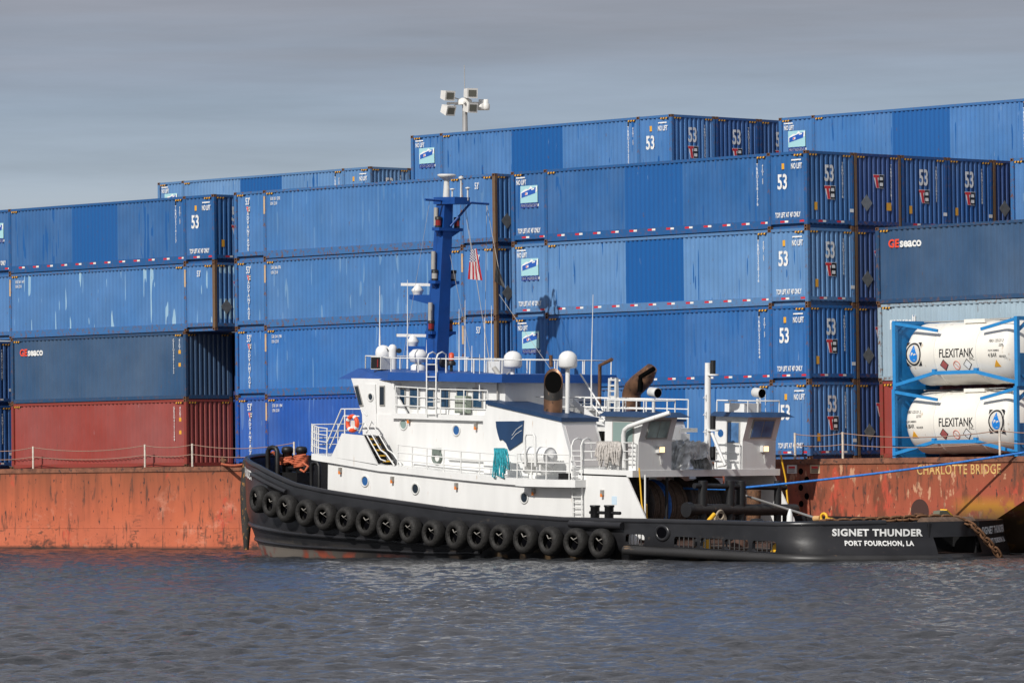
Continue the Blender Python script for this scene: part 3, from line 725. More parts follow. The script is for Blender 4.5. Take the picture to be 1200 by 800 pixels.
# ---------------------------------------------------------------- tank containers
frame_blue = mat("tank_frame_blue", (0.02, 0.23, 0.55), 0.45, var=0.12, vscale=3, spots=(0.12, 0.08, 0.05), spot_amt=0.06)
cream = mat("cream_tank_paint", (0.80, 0.77, 0.70), 0.38, var=0.05, vscale=1.5, spots=(0.55, 0.45, 0.34), spot_amt=0.04, stretch=(1, 1, 0.4))
grey_m = mat("grey_fitting", (0.35, 0.34, 0.32), 0.6, var=0.1)
drop_blue = mat("water_drop_blue", (0.01, 0.20, 0.62), 0.4)
def tank(loc, label, flip):
    r = empty("tank_container", label, "tank container", loc, "tank containers stacked on the barge")
    TL, TW, TH = 6.058, 2.438, 2.52
    f = MB(); t = 0.15
    for x in (0, TL-t):
        f = MB()
        for y in (0, TW-t): f.box((x, y, 0), (x+t, y+t, TH))
        for zz in (0.0, TH-0.14): f.box((x+0.01, t, zz), (x+t-0.01, TW-t, zz+0.14))
        xa = x+0.07
        for y1, z1, y2, z2 in ((t, 0.5, 0.75, 0.12), (TW-t, 0.5, TW-0.75, 0.12), (t, TH-0.5, 0.75, TH-0.12), (TW-t, TH-0.5, TW-0.75, TH-0.12)): f.bar((xa, y1, z1), (xa, y2, z2), 0.1, 0.1)
        f.build("end_frame", frame_blue, r)
    pl = MB(); pl.box((0.05, 0.12, 0.14), (0.09, TW-0.12, TH-0.14)); pl.build("end_plate", frame_blue, r)
    pl = MB(); pl.box((TL-0.09, 0.12, 0.14), (TL-0.06, 0.5, 1.2)); pl.build("side_plate", frame_blue, r)
    for y in (0.05, TW-0.05):
        s = MB()
        s.bar((0.15, y, 0.16), (2.02, y, 0.56), 0.09, 0.12); s.bar((2.02, y, 0.56), (4.04, y, 0.56), 0.09, 0.13); s.bar((4.04, y, 0.56), (5.9, y, 0.16), 0.09, 0.12)
        for xa, xb in ((0.15, 2.2), (TL-0.15, 4.3)): u_ = MB(); u_.bar((xa, y, TH-0.1), (xb, y, TH-0.42), 0.08, 0.11); u_.build("upper_side_brace", frame_blue, r)
        for xx in (2.02, 4.04): s.box((xx-0.08, y-0.06, 0.50), (xx+0.08, y+0.06, 0.70))
        s.build("lower_side_brace", frame_blue, r)
    c = (0, TW/2, 1.27); rad = 1.15
    tb = MB(); pr = []
    for k in range(9):
        a = math.pi/2*k/8; pr.append((rad*math.sin(a) if k else 0.0, 0.22+0.62*(1-math.cos(a))))
    pr2 = [(rr, TL-0.06-h) for rr, h in pr[::-1]]
    tb.lathe(pr+pr2, c, 'x', 64); tb.build("tank_shell", cream, r)
    for xx in (2.02, 4.04):
        bnd = MB(); bnd.lathe([(rad+0.001, xx-0.05), (rad+0.016, xx-0.045), (rad+0.016, xx+0.045), (rad+0.001, xx+0.05)], c, 'x', 64); bnd.build("tank_band", cream, r)
    top = MB(); top.box((2.9, 0.72, TH-0.16), (3.9, 1.55, TH-0.02)); top.build("manlid_box", cream, r)
    wk = MB(); wk.box((0.2, 1.55, TH-0.05), (TL-0.2, 2.0, TH-0.02)); wk.box((4.4, 0.4, TH-0.06), (5.4, 0.44, TH-0.03)); wk.build("walkway", grey_m, r)
    # markings laid on the curved shell
    def wrap(me):
        for v in me.vertices:
            dz = v.co.z-1.27; v.co.y += TW/2-math.sqrt(max(0.01, (rad+0.006)**2-dz*dz))
        return me
    def mark(name, b, ms):
        me = b.mesh(name)
        bm = bmesh.new(); bm.from_mesh(me); bmesh.ops.subdivide_edges(bm, edges=bm.edges[:], cuts=3, use_grid_fill=True); bm.to_mesh(me); bm.free()
        link(name, wrap(me), ms, r)
    def tmark(name, s_, h, x, zz, xs, bold, m_, w_target=None):
        me = text_mesh(s_, h, xs, bold, mats=m_).copy()
        bm = bmesh.new(); bm.from_mesh(me)
        bmesh.ops.subdivide_edges(bm, edges=[e_ for e_ in bm.edges if e_.calc_length() > 0.08], cuts=3)
        bmesh.ops.triangulate(bm, faces=bm.faces[:]); bm.to_mesh(me); bm.free()
        k = w_target/max(v.co.x for v in me.vertices) if w_target else 1
        for v in me.vertices: v.co = (v.co.x*k+x, -v.co.z, v.co.y+zz)
        link(name, wrap(me), None, r)
    tmark("lettering", "FLEXITANK", 0.32, 2.22, 1.12, 0.8, 0.015, black_ink, 1.68)
    tmark("lettering", "INC.", 0.12, 3.68, 0.99, 0.8, 0.0, black_ink)
    def diamond(x, zz, s_, mi_out, mi_in):
        b = MB(); b.prism([(x, zz+s_), (x+s_, zz), (x, zz-s_), (x-s_, zz)], -0.002, 0.004, 'v', 0)
        b.prism([(x, zz+s_*.82), (x+s_*.82, zz), (x, zz-s_*.82), (x-s_*.82, zz)], -0.006, -0.002, 'v', 1); mark("hazard_diamond", b, [mi_out, mi_in])
    diamond(2.42, 0.84, 0.21, black_ink, mat("faded_red_print", (0.38, 0.10, 0.09), 0.5)); diamond(3.55, 0.84, 0.21, black_ink, white_ink)
    b = MB(); b.lathe([(0.15, -0.003), (0.13, -0.004)], (3.28, 0, 0.72), 'y', 20)
    me = MB(); me.torus((3.02, 0, 0.82), 0.15, 0.016, 'y', 20, 5); me.bar((2.92, 0, 0.92), (3.12, 0, 0.72), 0.01, 0.02); link("prohibition_mark", wrap(me.mesh("prohibition_mark")), [mat("pale_red_print", (0.6, 0.2, 0.15), 0.5)], r)
    lx = 0.98 if not flip else 5.0
    em = MB(); em.box((lx-0.34, -0.004, 1.27-0.42), (lx+0.34, 0.002, 1.27+0.42), 0); mark("emblem_ground", em, [mat("emblem_pale", (0.62, 0.60, 0.55), 0.5)])
    em = MB()
    for k in range(32):
        a0 = 2*math.pi*k/32; a1 = 2*math.pi*(k+1)/32
        em.prism([(lx+math.cos(a)*rr*0.86, 1.27+math.sin(a)*rr) for a, rr in ((a0, 0.42), (a1, 0.42), (a1, 0.36), (a0, 0.36))], -0.010, 0.0, 'v', 0)
    for sx in (-1, 1):
        for sz in (-1, 1): em.prism([(lx+sx*0.36, 1.27+sz*0.43), (lx+sx*0.20, 1.27+sz*0.43), (lx+sx*0.36, 1.27+sz*0.26)], -0.010, 0, 'v', 0)
    link("emblem_ring", wrap(em.mesh("emblem_ring")), [black_ink], r)
    dp = [(lx, 1.27+0.33), (lx+0.10, 1.27+0.12), (lx+0.19, 1.27-0.06), (lx+0.17, 1.27-0.19), (lx+0.09, 1.27-0.27), (lx, 1.27-0.29), (lx-0.09, 1.27-0.27), (lx-0.17, 1.27-0.19), (lx-0.19, 1.27-0.06), (lx-0.10, 1.27+0.12)]
    em = MB(); em.prism(dp, -0.014, -0.004, 'v', 0); mark("emblem_drop", em, [drop_blue])
    sx = 4.6 if not flip else 0.62
    tmark("serial_number", "FBIU 125121 2", 0.11, sx, 1.62, 0.75, 0, black_ink); tmark("serial_number", "22T6", 0.10, sx+0.5, 1.46, 0.75, 0, black_ink)
    tmark("size_code", "MGW 34000KG", 0.075, sx, 1.28, 0.75, 0, black_ink); tmark("size_code", "4 BAR", 0.15, sx, 1.08, 0.75, 0.01, black_ink); tmark("size_code", "RID/ADR", 0.08, sx+0.52, 1.06, 0.75, 0, black_ink)
    b = MB(); b.prism([(sx+0.2, 0.72), (sx+0.52, 0.72), (sx+0.36, 0.98)], -0.004, 0.004, 'v', 0); mark("warning_triangle", b, [yellow_ink])
    return r
tank((20.38, Y0-0.1, 0.0), "lower cream tank in a blue frame, water drop emblem at its right end", True)
tank((20.44, Y0-0.1, 2.52), "upper cream tank in a blue frame, water drop emblem at its left end", False)

# ---------------------------------------------------------------- floodlight mast on the quay
def flood_mast():
    b0 = on_y(545, 152, 60.0); zq = -0.6
    r = empty("floodlight_mast", "tall floodlight mast with white lamp heads standing behind the containers", "floodlight mast", (b0[0], 60.0, zq))
    sc = 260/CAM_F*0.94
    top = on_y(545, 121, 60.0)[2]-zq
    galv = mat("galvanised_steel", (0.42, 0.42, 0.42), 0.5, 0.4, var=0.12)
    b = MB(); b.tube([(0, 0, 0), (0, 0, top)], [0.32, 0.15], 12); b.build("pole", galv, r)
    b = MB(); b.lathe([(0.42, top-0.1), (0.42, top+0.18), (0.2, top+0.3), (0, top+0.3)], (0, 0, 0), 'z', 14); b.bar((-0.9*0.7, 0.9*0.72, top), (0.9*0.7, -0.9*0.72, top), 0.1, 0.1); b.bar((-1.05*0.69, -1.05*0.72, top), (1.2*0.69, 1.2*0.72, top), 0.12, 0.12); b.build("head_ring", mat("lamp_housing_white", (0.70, 0.69, 0.66), 0.5, var=0.1), r)
    b = MB(); b.tube([(0, 0, top+0.3), (0, 0, top+2.2)], 0.025, 6); b.build("lightning_rod", galv, r)
    glass = mat("lamp_glass", (0.12, 0.12, 0.10), 0.15)
    ax = Vector((0.69, 0.725, 0)); fw = Vector((0.725, -0.69, 0))
    for sx, sz, tx, tz in ((-1.0, 0.32, 0.7, -0.25), (-0.98, -0.52, 0.9, -0.45), (0.32, 0.42, 0.5, -0.1), (0.30, -0.40, 0.75, -0.2)):
        c = ax*sx+Vector((0, 0, top+sz+0.12))+fw*0.45
        d = (fw+ax*tx+Vector((0, 0, tz))).normalized(); sd = d.cross(Vector((0, 0, 1))).normalized(); u2 = sd.cross(d)
        h = MB()
        def P_(a, b_, c_): return c+sd*a+u2*b_+d*c_
        A = [P_(-.34, -.29, .30), P_(.34, -.29, .30), P_(.34, .29, .30), P_(-.34, .29, .30)]
        B_ = [P_(-.27, -.23, -.30), P_(.27, -.23, -.30), P_(.27, .23, -.30), P_(-.27, .23, -.30)]
        h.loft(B_, A); lamp = h.build("lamp_head", MATS["lamp_housing_white"], r)
        g = MB(); g.loft([P_(-.25, -.19, .302), P_(.25, -.19, .302), P_(.25, .19, .302), P_(-.25, .19, .302)], [P_(-.25, -.19, .315), P_(.25, -.19, .315), P_(.25, .19, .315), P_(-.25, .19, .315)]); g.build("lens", glass, lamp)
        g = MB(); g.bar(c-d*0.2, (0, 0, top+0.1), 0.06, 0.06); g.build("bracket", galv, lamp)
    for sx in (0.95, 1.22):
        h = MB(); p_ = ax*sx+Vector((0, 0, top-0.42)); h.lathe([(0.0, 0), (0.2, 0.0), (0.23, 0.1), (0.23, 0.34), (0.15, 0.42), (0.15, 0.62), (0, 0.62)], p_, 'z', 14); h.build("lamp_head", MATS["lamp_housing_white"], r, label="upright can shaped lamp head")
flood_mast()
#TUG
# ---------------------------------------------------------------- tugboat
TP = R(2.0); TO = np.array([12.0, -6.2, ZW])       # floats two degrees down by the stern
EU = np.array([math.cos(TP), 0, -math.sin(TP)]); EW = np.array([math.sin(TP), 0, math.cos(TP)])
def T(px, py, v):
    """photo point -> tug coordinates (u aft, v to port, w up) on the fore-and-aft plane v"""
    d = on_y(px, py, TO[1]+v)-TO
    return (float(d@EU), float(v), float(d@EW))
def T2(px, py, v): a = T(px, py, v); return (a[0], a[2])
def toworld(p): return TO+EU*p[0]+np.array([0, 1, 0])*p[1]+EW*p[2]
def pxu(u, v, wv): return proj(toworld((u, v, wv)))[0]
TROT = (0, TP, 0)
tug = empty("tugboat", "black-hulled tugboat with white deckhouse and tall blue mast moored against the rusty barge", "tugboat", TO, None, TROT)
def tthing(name, label, cat, at=(0, 0, 0), group=None):
    return empty(name, label, cat, toworld(at), group, TROT)
def off(at):   # parts of a thing whose Empty sits at `at` are still drawn in tug coordinates
    return (-at[0], -at[1], -at[2])

black = mat("black_hull_paint", (0.017, 0.017, 0.019), 0.32, var=0.25, vscale=1.2, spots=(0.045, 0.038, 0.032), spot_amt=0.06, bump=0.25, bscale=0.9, stretch=(1, 1, 1.4))
black2 = mat("black_fitting_paint", (0.008, 0.008, 0.009), 0.5, var=0.3, vscale=4)
white = mat("white_house_paint", (0.75, 0.75, 0.735), 0.38, var=0.05, vscale=1.5, spots=(0.52, 0.40, 0.28), spot_amt=0.035, bump=0.25, bscale=0.8, stretch=(1.6, 1.6, 0.22))
offwhite = mat("dull_white_paint", (0.62, 0.62, 0.60), 0.5, var=0.1, vscale=3)
deckgrey = mat("grey_deck_paint", (0.16, 0.17, 0.17), 0.8, var=0.15)
blue_roof = mat("royal_blue_roof_paint", (0.008, 0.065, 0.27), 0.4, var=0.08)
blue_casing = mat("dark_blue_roof_paint", (0.011, 0.040, 0.105), 0.5, var=0.12)
mast_blue = mat("mast_blue_paint", (0.005, 0.060, 0.26), 0.42, var=0.12, vscale=2)
glass = mat("dark_window_glass", (0.012, 0.02, 0.03), 0.06)
glass_blue = mat("sky_blue_porthole_glass", (0.02, 0.10, 0.28), 0.08)
glass_green = mat("pale_green_glass", (0.22, 0.30, 0.28), 0.1)
rubber = mat("tyre_rubber", (0.020, 0.019, 0.018), 0.62, var=0.3, vscale=5, spots=(0.05, 0.045, 0.04), spot_amt=0.08, bump=0.35, bscale=14, spec=0.25)
chain_m = mat("pale_chain", (0.35, 0.33, 0.30), 0.55, 0.4)
rusty_chain = mat("rusty_chain_iron", (0.15, 0.07, 0.03), 0.85, var=0.4, vscale=12, spots=(0.07, 0.035, 0.02), spot_amt=0.16)
brown_pipe = mat("heat_browned_exhaust", (0.20, 0.105, 0.06), 0.42, 0.55, var=0.35, vscale=2.5, spots=(0.07, 0.045, 0.035), spot_amt=0.12)
soot = mat("soot_and_bore_shade", (0.004, 0.004, 0.004), 0.95, spec=0.0)
amber = mat("amber_lens", (0.75, 0.22, 0.03), 0.3)
redlens = mat("red_lens", (0.22, 0.015, 0.015), 0.3)
yellow = mat("yellow_paint", (0.75, 0.42, 0.02), 0.5)
lit = mat("lit_floodlight", (0.9, 0.6, 0.3), 0.3, emit=((1.0, 0.72, 0.38), 1.6))
deck_red = mat("red_brown_deck", (0.06, 0.028, 0.018), 0.8, var=0.4, vscale=3)

# ---- hull: outline runs round the bow (ellipse) and the rounded, raked stern
UC = -10.0; AB = 9.0
def interp(x, xs, ys): return float(np.interp(x, xs, ys))
RIM_U = [-19, -17.3, -15, -13.4, -11.9, -9.9, -7.0, -3.0, 0, 3, 7.3, 10.8, 13.8, 16.9, 18]
RIM_W = [3.30, 3.22, 2.98, 2.68, 2.38, 2.17, 1.97, 1.72, 1.62, 1.57, 1.66, 1.73, 1.78, 1.9, 1.92]
def rim_w(u): return interp(u, RIM_U, RIM_W)
slots_px = [(733, 755), (790, 817), (820.5, 846.5), (849, 877), (881.5, 909.5)]
slots = [(T(a, 638, -5.5)[0], T(b_, 638, -5.5)[0]) for a, b_ in slots_px]
S_T, S_B = 1.17, 0.80
def outline(k):
    """half outline (starboard, v<0) at scale row k, stem to stern: list of (u, v)"""
    a, b_, rake, _ = ROWS[k]
    pts = []
    for i in range(25):
        t = math.pi/2*i/24
        pts.append((UC-a*math.cos(t), -b_*math.sin(t)))
    us = sorted(set([-9, -7.5, -6, -4.5, -3, -1.5, 0, 1.5, 3, 4.2, 5.4, 6.4, 7.4]+[x for s_ in slots for x in s_]+[slots[0][0]+0.35, 13.2]))
    pts += [(u, -b_) for u in us if u > UC+0.2]
    st = [(13.7, -5.5), (14.35, -5.34), (15.05, -4.72), (16.2, -2.75), (16.9, -1.15), (16.9, 0.0)]
    pts += [(u+rake, v*b_/5.5) for u, v in st]
    return pts
ROWS = [  # bow length, half beam, stern rake, height(u)
    (9.0, 5.50, 0.0, lambda u: rim_w(u)),
    (8.98, 5.50, 0.05, lambda u: interp(u, [-12, -2, 5], [rim_w(u)-0.28, rim_w(u)-0.28, S_T+0.2])),
    (8.95, 5.50, 0.15, lambda u: interp(u, [-19, -12, -2, 4], [2.2, 1.65, 1.22, S_T])),
    (8.85, 5.50, 0.30, lambda u: interp(u, [-19, -12, -2, 4], [1.3, 0.95, 0.80, S_B])),
    (8.6, 5.44, 0.38, lambda u: interp(u, [-19, -12, -4, 4], [0.75, 0.52, 0.42, 0.60])),
    (8.35, 5.26, 0.36, lambda u: interp(u, [-19, -12, -4, 4], [0.15, 0.05, 0.10, 0.46])),
    (7.9, 5.00, 0.0, lambda u: -0.75),
    (6.5, 4.2, -1.0, lambda u: -2.0)]
def hull_mesh():
    b = MB(); n = None; grid = []
    for k in range(len(ROWS)):
        o = outline(k); n = len(o); row = []
        for i, (u, v) in enumerate(o):
            wv = ROWS[k][3](u)
            row.append((u, v, wv))
        full = row+[(u, -v, wv) for u, v, wv in row[-2:0:-1]]
        # closed ring: stem, starboard, stern, port
        grid.append(full)
    m = len(grid[0]); o0 = outline(0)
    vs = [p for row in grid for p in row]; fs = []
    def is_slot(i):
        ii = i if i < n-1 else (m-1-i if i >= n-1 else i)
        if i >= n-1 or not (0 <= ii < n-1): return False
        um = (o0[ii][0]+o0[ii+1][0])/2
        return any(a < um < c for a, c in slots) and abs(abs(o0[ii][1])-5.5) < 0.01
    is_notch = lambda i: abs((grid[0][i][1]+grid[0][(i+1) % m][1])/2) < 1.0 and grid[0][i][0] > 15
    for k in range(len(ROWS)-1):
        for i in range(m):
            if k == 2 and is_slot(i): continue
            if k in (1, 2) and is_notch(i): continue
            fs.append((k*m+i, k*m+(i+1) % m, (k+1)*m+(i+1) % m, (k+1)*m+i))
    b.add(vs, fs, 0, True)
    # inside of the bulwark
    off_ = []
    for k, wfun in ((0, lambda u: rim_w(u)), (2, ROWS[2][3]), (3, ROWS[3][3])):
        row = []
        for (u, v, wv) in grid[k]:
            c = Vector((u-min(max(u, -9.5), 12.5), v, 0)); c = c.normalized() if c.length > 1e-6 else Vector((0, 1, 0))
            row.append((u-c.x*0.16, v-c.y*0.16, wfun(u)))
        off_.append(row)
    ivs = [p for r_ in off_ for p in r_]; ifs = []
    for k in range(2):
        for i in range(m):
            if k == 1 and is_slot(i): continue
            if is_notch(i): continue
            ifs.append((k*m+i, (k+1)*m+i, (k+1)*m+(i+1) % m, k*m+(i+1) % m))
    b.add(ivs, ifs, 0, True)
    # rim joining outside and inside, and slot linings
    cv = [grid[0][i] for i in range(m)]+[off_[0][i] for i in range(m)]
    b.add(cv, [(i, m+i, m+(i+1) % m, (i+1) % m) for i in range(m) if not is_notch(i)], 0)
    for i in range(m):
        if is_slot(i):
            j = (i+1) % m
            for k in (2, 3):
                b.add([grid[k][i], grid[k][j], off_[k-1][j], off_[k-1][i]], [(0,1,2,3)])
    return b, grid, off_, m, n
hb, GRID, OFFR, HM, HN = hull_mesh()
me = hb.mesh("hull")
hull_mat = black.copy(); hull_mat.name = "black_hull_with_waterline"; MATS["hullwl"] = hull_mat
hn = hull_mat.node_tree.nodes; hl = hull_mat.node_tree.links
bs = hn["Principled BSDF"]; src = bs.inputs["Base Color"].links[0].from_socket
tcx = hn.new("ShaderNodeTexCoord"); sx_ = hn.new("ShaderNodeSeparateXYZ"); hl.new(tcx.outputs["Object"], sx_.inputs[0])
def hrng(v, a0, a1):
    r_ = hn.new("ShaderNodeMapRange"); hl.new(v, r_.inputs[0]); r_.inputs["From Min"].default_value = a0; r_.inputs["From Max"].default_value = a1; return r_.outputs[0]
def hmul(a, c):
    q = hn.new("ShaderNodeMath"); q.operation = 'MULTIPLY'; hl.new(a, q.inputs[0]); hl.new(c, q.inputs[1]); return q.outputs[0]
nzb = hn.new("ShaderNodeTexNoise"); nzb.inputs["Scale"].default_value = 1.1; nzb.inputs["Detail"].default_value = 7; hl.new(tcx.outputs["Object"], nzb.inputs["Vector"])
worn = hmul(hmul(hrng(sx_.outputs["X"], -7, -16), hrng(sx_.outputs["Z"], 0.25, -0.2)), hrng(nzb.outputs["Fac"], 0.36, 0.50))   # worn antifouling under the bow
mxa = hn.new("ShaderNodeMixRGB"); hl.new(worn, mxa.inputs[0]); hl.new(src, mxa.inputs[1]); mxa.inputs[2].default_value = (0.30, 0.26, 0.22, 1)
redl = hmul(hrng(sx_.outputs["X"], -5, -9), hrng(sx_.outputs["Z"], -0.02, -0.25))
redl2 = hmul(redl, hrng(nzb.outputs["Fac"], 0.5, 0.42))
mxb = hn.new("ShaderNodeMixRGB"); hl.new(redl2, mxb.inputs[0]); hl.new(mxa.outputs[0], mxb.inputs[1]); mxb.inputs[2].default_value = (0.30, 0.075, 0.045, 1)
brn = hmul(hrng(sx_.outputs["X"], -4, 1), hmul(hrng(sx_.outputs["Z"], 0.5, 0.42), hrng(nzb.outputs["Fac"], 0.52, 0.62)))
mxc = hn.new("ShaderNodeMixRGB"); hl.new(brn, mxc.inputs[0]); hl.new(mxb.outputs[0], mxc.inputs[1]); mxc.inputs[2].default_value = (0.13, 0.085, 0.045, 1)
hl.new(mxc.outputs[0], bs.inputs["Base Color"])
hullo = link("hull", me, hull_mat, tug)
# deck inside the bulwark
b = MB(); ring = OFFR[2]; half = [p for p in ring[:HN]]
vs = []; 
for u, v, wv in half: vs += [(u, v*0.999, wv-0.02), (u, -v*0.999, wv-0.02)]
b.add(vs, [(2*i, 2*i+2, 2*i+3, 2*i+1) for i in range(len(half)-1)]); b.build("main_deck", deck_red, tug)
# rub rails that follow the hull
def follow(k, w_add, lo, hi, outw=0.04, port=False):
    pts = []
    for (u, v, wv) in GRID[k][:HN]:
        if lo <= u <= hi:
            c = Vector((u-min(max(u, -9.5), 12.5), v, 0)).normalized()
            pts.append((u+c.x*outw, v+c.y*outw, wv+w_add))
    return pts
b = MB(); b.tube(follow(0, -0.02, -19, 16.3, -0.08), 0.11, 8); b.build("bulwark_cap", black, tug)
b = MB(); b.tube(follow(1, -0.1, -15.7, -12.2, 0.05), 0.10, 8); b.build("bow_rub_rail", black, tug)
b = MB(); b.tube(follow(3, -0.20, 5.8, 17.2, 0.02), 0.17, 10); b.build("aft_rub_rail", mat("worn_black_rail", (0.026, 0.025, 0.025), 0.45, var=0.3, vscale=1.5, spots=(0.16, 0.11, 0.07), spot_amt=0.03, stretch=(0.3, 1, 1)), tug)
b = MB(); b.tube(follow(4, 0.0, -18.6, 5.5, 0.0), 0.10, 8); b.build("lower_rub_rail", black, tug)
b = MB(); b.tube(follow(5, -0.02, -18.6, -1, 0.0), 0.07, 8); b.build("lower_rub_rail", black, tug)
# bars across the freeing ports
for k, (a, c) in enumerate(slots):
    for j in range(1, 5):
        u = a+(c-a)*j/5; b = MB(); b.tube([(u, -5.47, S_B), (u, -5.47, S_T)], 0.020, 6); b.build("freeing_port_bar", mat("dull_grey_bar", (0.05, 0.05, 0.05), 0.6), tug)
    for (uu, ww, su, sw) in ((a, S_B, 1, 1), (a, S_T, 1, -1), (c, S_B, -1, 1), (c, S_T, -1, -1)):
        b = MB(); b.prism([(uu, ww), (uu+su*0.09, ww), (uu+su*0.03, ww+sw*0.03), (uu, ww+sw*0.09)], -5.50, -5.36); b.build("freeing_port_corner", black, tug)
# closed chock in the side
c = T(776.5, 624, -5.5); b = MB(); b.torus((c[0], -5.5, c[2]), 0.24, 0.07, 'y', 28, 10)
for i, v in enumerate(b.v): b.v[i] = (c[0]+(v[0]-c[0])*1.25, v[1], v[2])
ck = b.build("chock", black, tug); b = MB(); b.lathe([(0.22, -0.05), (0, -0.05)], (c[0], -5.5, c[2]), 'y', 20)
for i, v in enumerate(b.v): b.v[i] = (c[0]+(v[0]-c[0])*1.25, v[1], v[2])
b.build("chock_opening", dark_void, ck)
# stern notch: roller, sill, skeg fin, lower bar
b = MB(); b.box((15.75, -1.25, 0.5), (15.8, 1.25, 1.75)); b.box((15.8, -1.25, 0.72), (17.1, 1.25, 0.78)); b.box((15.8, -1.3, 0.75), (16.9, -1.18, 1.85)); b.box((15.8, 1.18, 0.75), (16.9, 1.3, 1.85)); b.build("stern_notch", black2, tug)
b = MB(); b.lathe([(0.34, -1.22), (0.34, 1.22)], (16.55, 0, 1.70), 'y', 24); b.build("stern_roller", mat("rusted_roller", (0.12, 0.075, 0.05), 0.7, var=0.35, vscale=4), tug)
b = MB(); b.tube([(17.35, -1.3, 0.5), (17.35, 4.2, 0.5)], 0.18, 10); b.build("stern_rub_bar", black2, tug)
c1, c2, c3 = (17.2, -2.6, 0.42), (17.35, -0.7, 0.80), (17.5, 0.3, 0.35)
b = MB(); b.loft([c1, c2, (17.9, -0.7, 0.2)], [(16.6, -2.4, 0.3), (16.8, -0.7, 0.72), (16.9, 0.3, 0.2)]); b.build("stern_fin", black, tug)

# lettering on stern quarters and bow (each letter laid on the hull)
from mathutils.bvhtree import BVHTree
bmh = bmesh.new(); bmh.from_mesh(me); bmesh.ops.triangulate(bmh, faces=bmh.faces[:]); BV = BVHTree.FromBMesh(bmh)
def lay_on_hull(me2, fn, d):
    """moves flat letters onto the hull: fn gives (u, v, w) outside the hull, d points inboard"""
    for v in me2.vertices:
        p_ = Vector(fn(v.co.x, v.co.y)); hit = BV.ray_cast(p_, d)[0]
        v.co = (hit if hit else p_+d*1.0)-d*0.02
def fine_text(s_, h, **k):
    m2 = text_mesh(s_, h, mats=white_ink, depth=0.0, **k).copy(); bm = bmesh.new(); bm.from_mesh(m2)
    bmesh.ops.triangulate(bm, faces=bm.faces[:])
    for _ in range(2): bmesh.ops.subdivide_edges(bm, edges=[e_ for e_ in bm.edges if e_.calc_length() > 0.07], cuts=1)
    bmesh.ops.triangulate(bm, faces=bm.faces[:]); bm.to_mesh(m2); bm.free(); return m2
def quarter_text(s_, h, v0, v1, wv, sgn):
    """name across the stern quarter between athwart positions v0 and v1"""
    m2 = fine_text(s_, h, bold=0.055, spacing=1.10); wx = max(v.co.x for v in m2.vertices)
    d = Vector((-0.87, 0.49*sgn, 0)).normalized()
    def fn(x, y):
        t = x/wx; vv = v0+(v1-v0)*t; uu = 16.9-(abs(vv)-1.15)*0.52
        return Vector((uu, vv, wv+y))-d*3.0
    lay_on_hull(m2, fn, d); link("name_lettering", m2, None, tug)
quarter_text("SIGNET THUNDER", 0.235, -4.42, -1.48, 1.42, 1)
quarter_text("PORT FOURCHON, LA", 0.165, -4.05, -1.80, 1.09, 1)
quarter_text("SIGNET THUNDER", 0.25, 1.62, 4.6, 1.42, -1)
quarter_text("PORT FOURCHON, LA", 0.165, 2.0, 4.25, 1.09, -1)
def bow_text(s_, h, t0, t1, drop):
    m2 = fine_text(s_, h, bold=0.03); wx = max(v.co.x for v in m2.vertices)
    for v in m2.vertices:
        t = t0+(t1-t0)*v.co.x/wx; u = UC-AB*math.cos(t); vv = -5.5*math.sin(t); n_ = Vector((math.cos(t)/AB, math.sin(t)/5.5, 0)).normalized(); n_ = Vector((-math.cos(t)/AB, -math.sin(t)/5.5, 0)).normalized()
        p_ = Vector((u, vv, rim_w(u)-drop+v.co.y)); hit = BV.ray_cast(p_+n_*1.5, -n_)[0]
        v.co = (hit if hit else p_)+n_*0.03
    link("name_lettering", m2, None, tug)
bow_text("SIGNET THUNDER", 0.34, math.pi/2*0.30, math.pi/2*0.575, 0.60)

# ---- tyre fenders: things hung along the side
def tyre_mesh():
    b = MB(); prof = [(0.28, -0.20), (0.31, -0.235), (0.38, -0.25), (0.46, -0.215), (0.515, -0.13), (0.53, 0), (0.515, 0.13), (0.46, 0.215), (0.38, 0.25), (0.31, 0.235), (0.28, 0.20), (0.33, 0.12), (0.35, 0), (0.33, -0.12), (0.28, -0.20)]
    n = 36
    b.lathe(prof, (0, 0, 0), 'y', n); me = b.mesh("tyre"); return me
TY = tyre_mesh()
RIMM = MB(); RIMM.lathe([(0.265, -0.16), (0.295, -0.205), (0.31, -0.215)], (0, 0, 0), 'y', 28, cap=False); RIMM = RIMM.mesh("bead")
HOLLOW = MB(); HOLLOW.lathe([(0.33, 0.06), (0, 0.06)], (0, 0, 0), 'y', 28); HOLLOW = HOLLOW.mesh("hollow_shade")  # black disc set in the tyre hole paints its shade
def chain_mesh():
    b = MB()
    b.tube([(-0.22, -0.10, 0.20), (0.0, -0.16, 0.10), (0.20, -0.10, 0.22)], 0.022, 6); b.tube([(0.0, -0.16, 0.10), (0.02, 0.02, -0.02)], 0.02, 6)
    return b.mesh("chain")
CH_ = chain_mesh()
tyres = [(303.5, 584.5), (320, 590.5), (341, 596), (363.5, 601), (386, 605.5), (410.5, 609), (435.5, 612.5), (460, 617.5), (486, 621), (512.5, 625), (540, 627), (566.5, 629), (592.5, 630.5), (620.5, 632), (650, 634), (679.5, 635.5), (709.5, 637)]
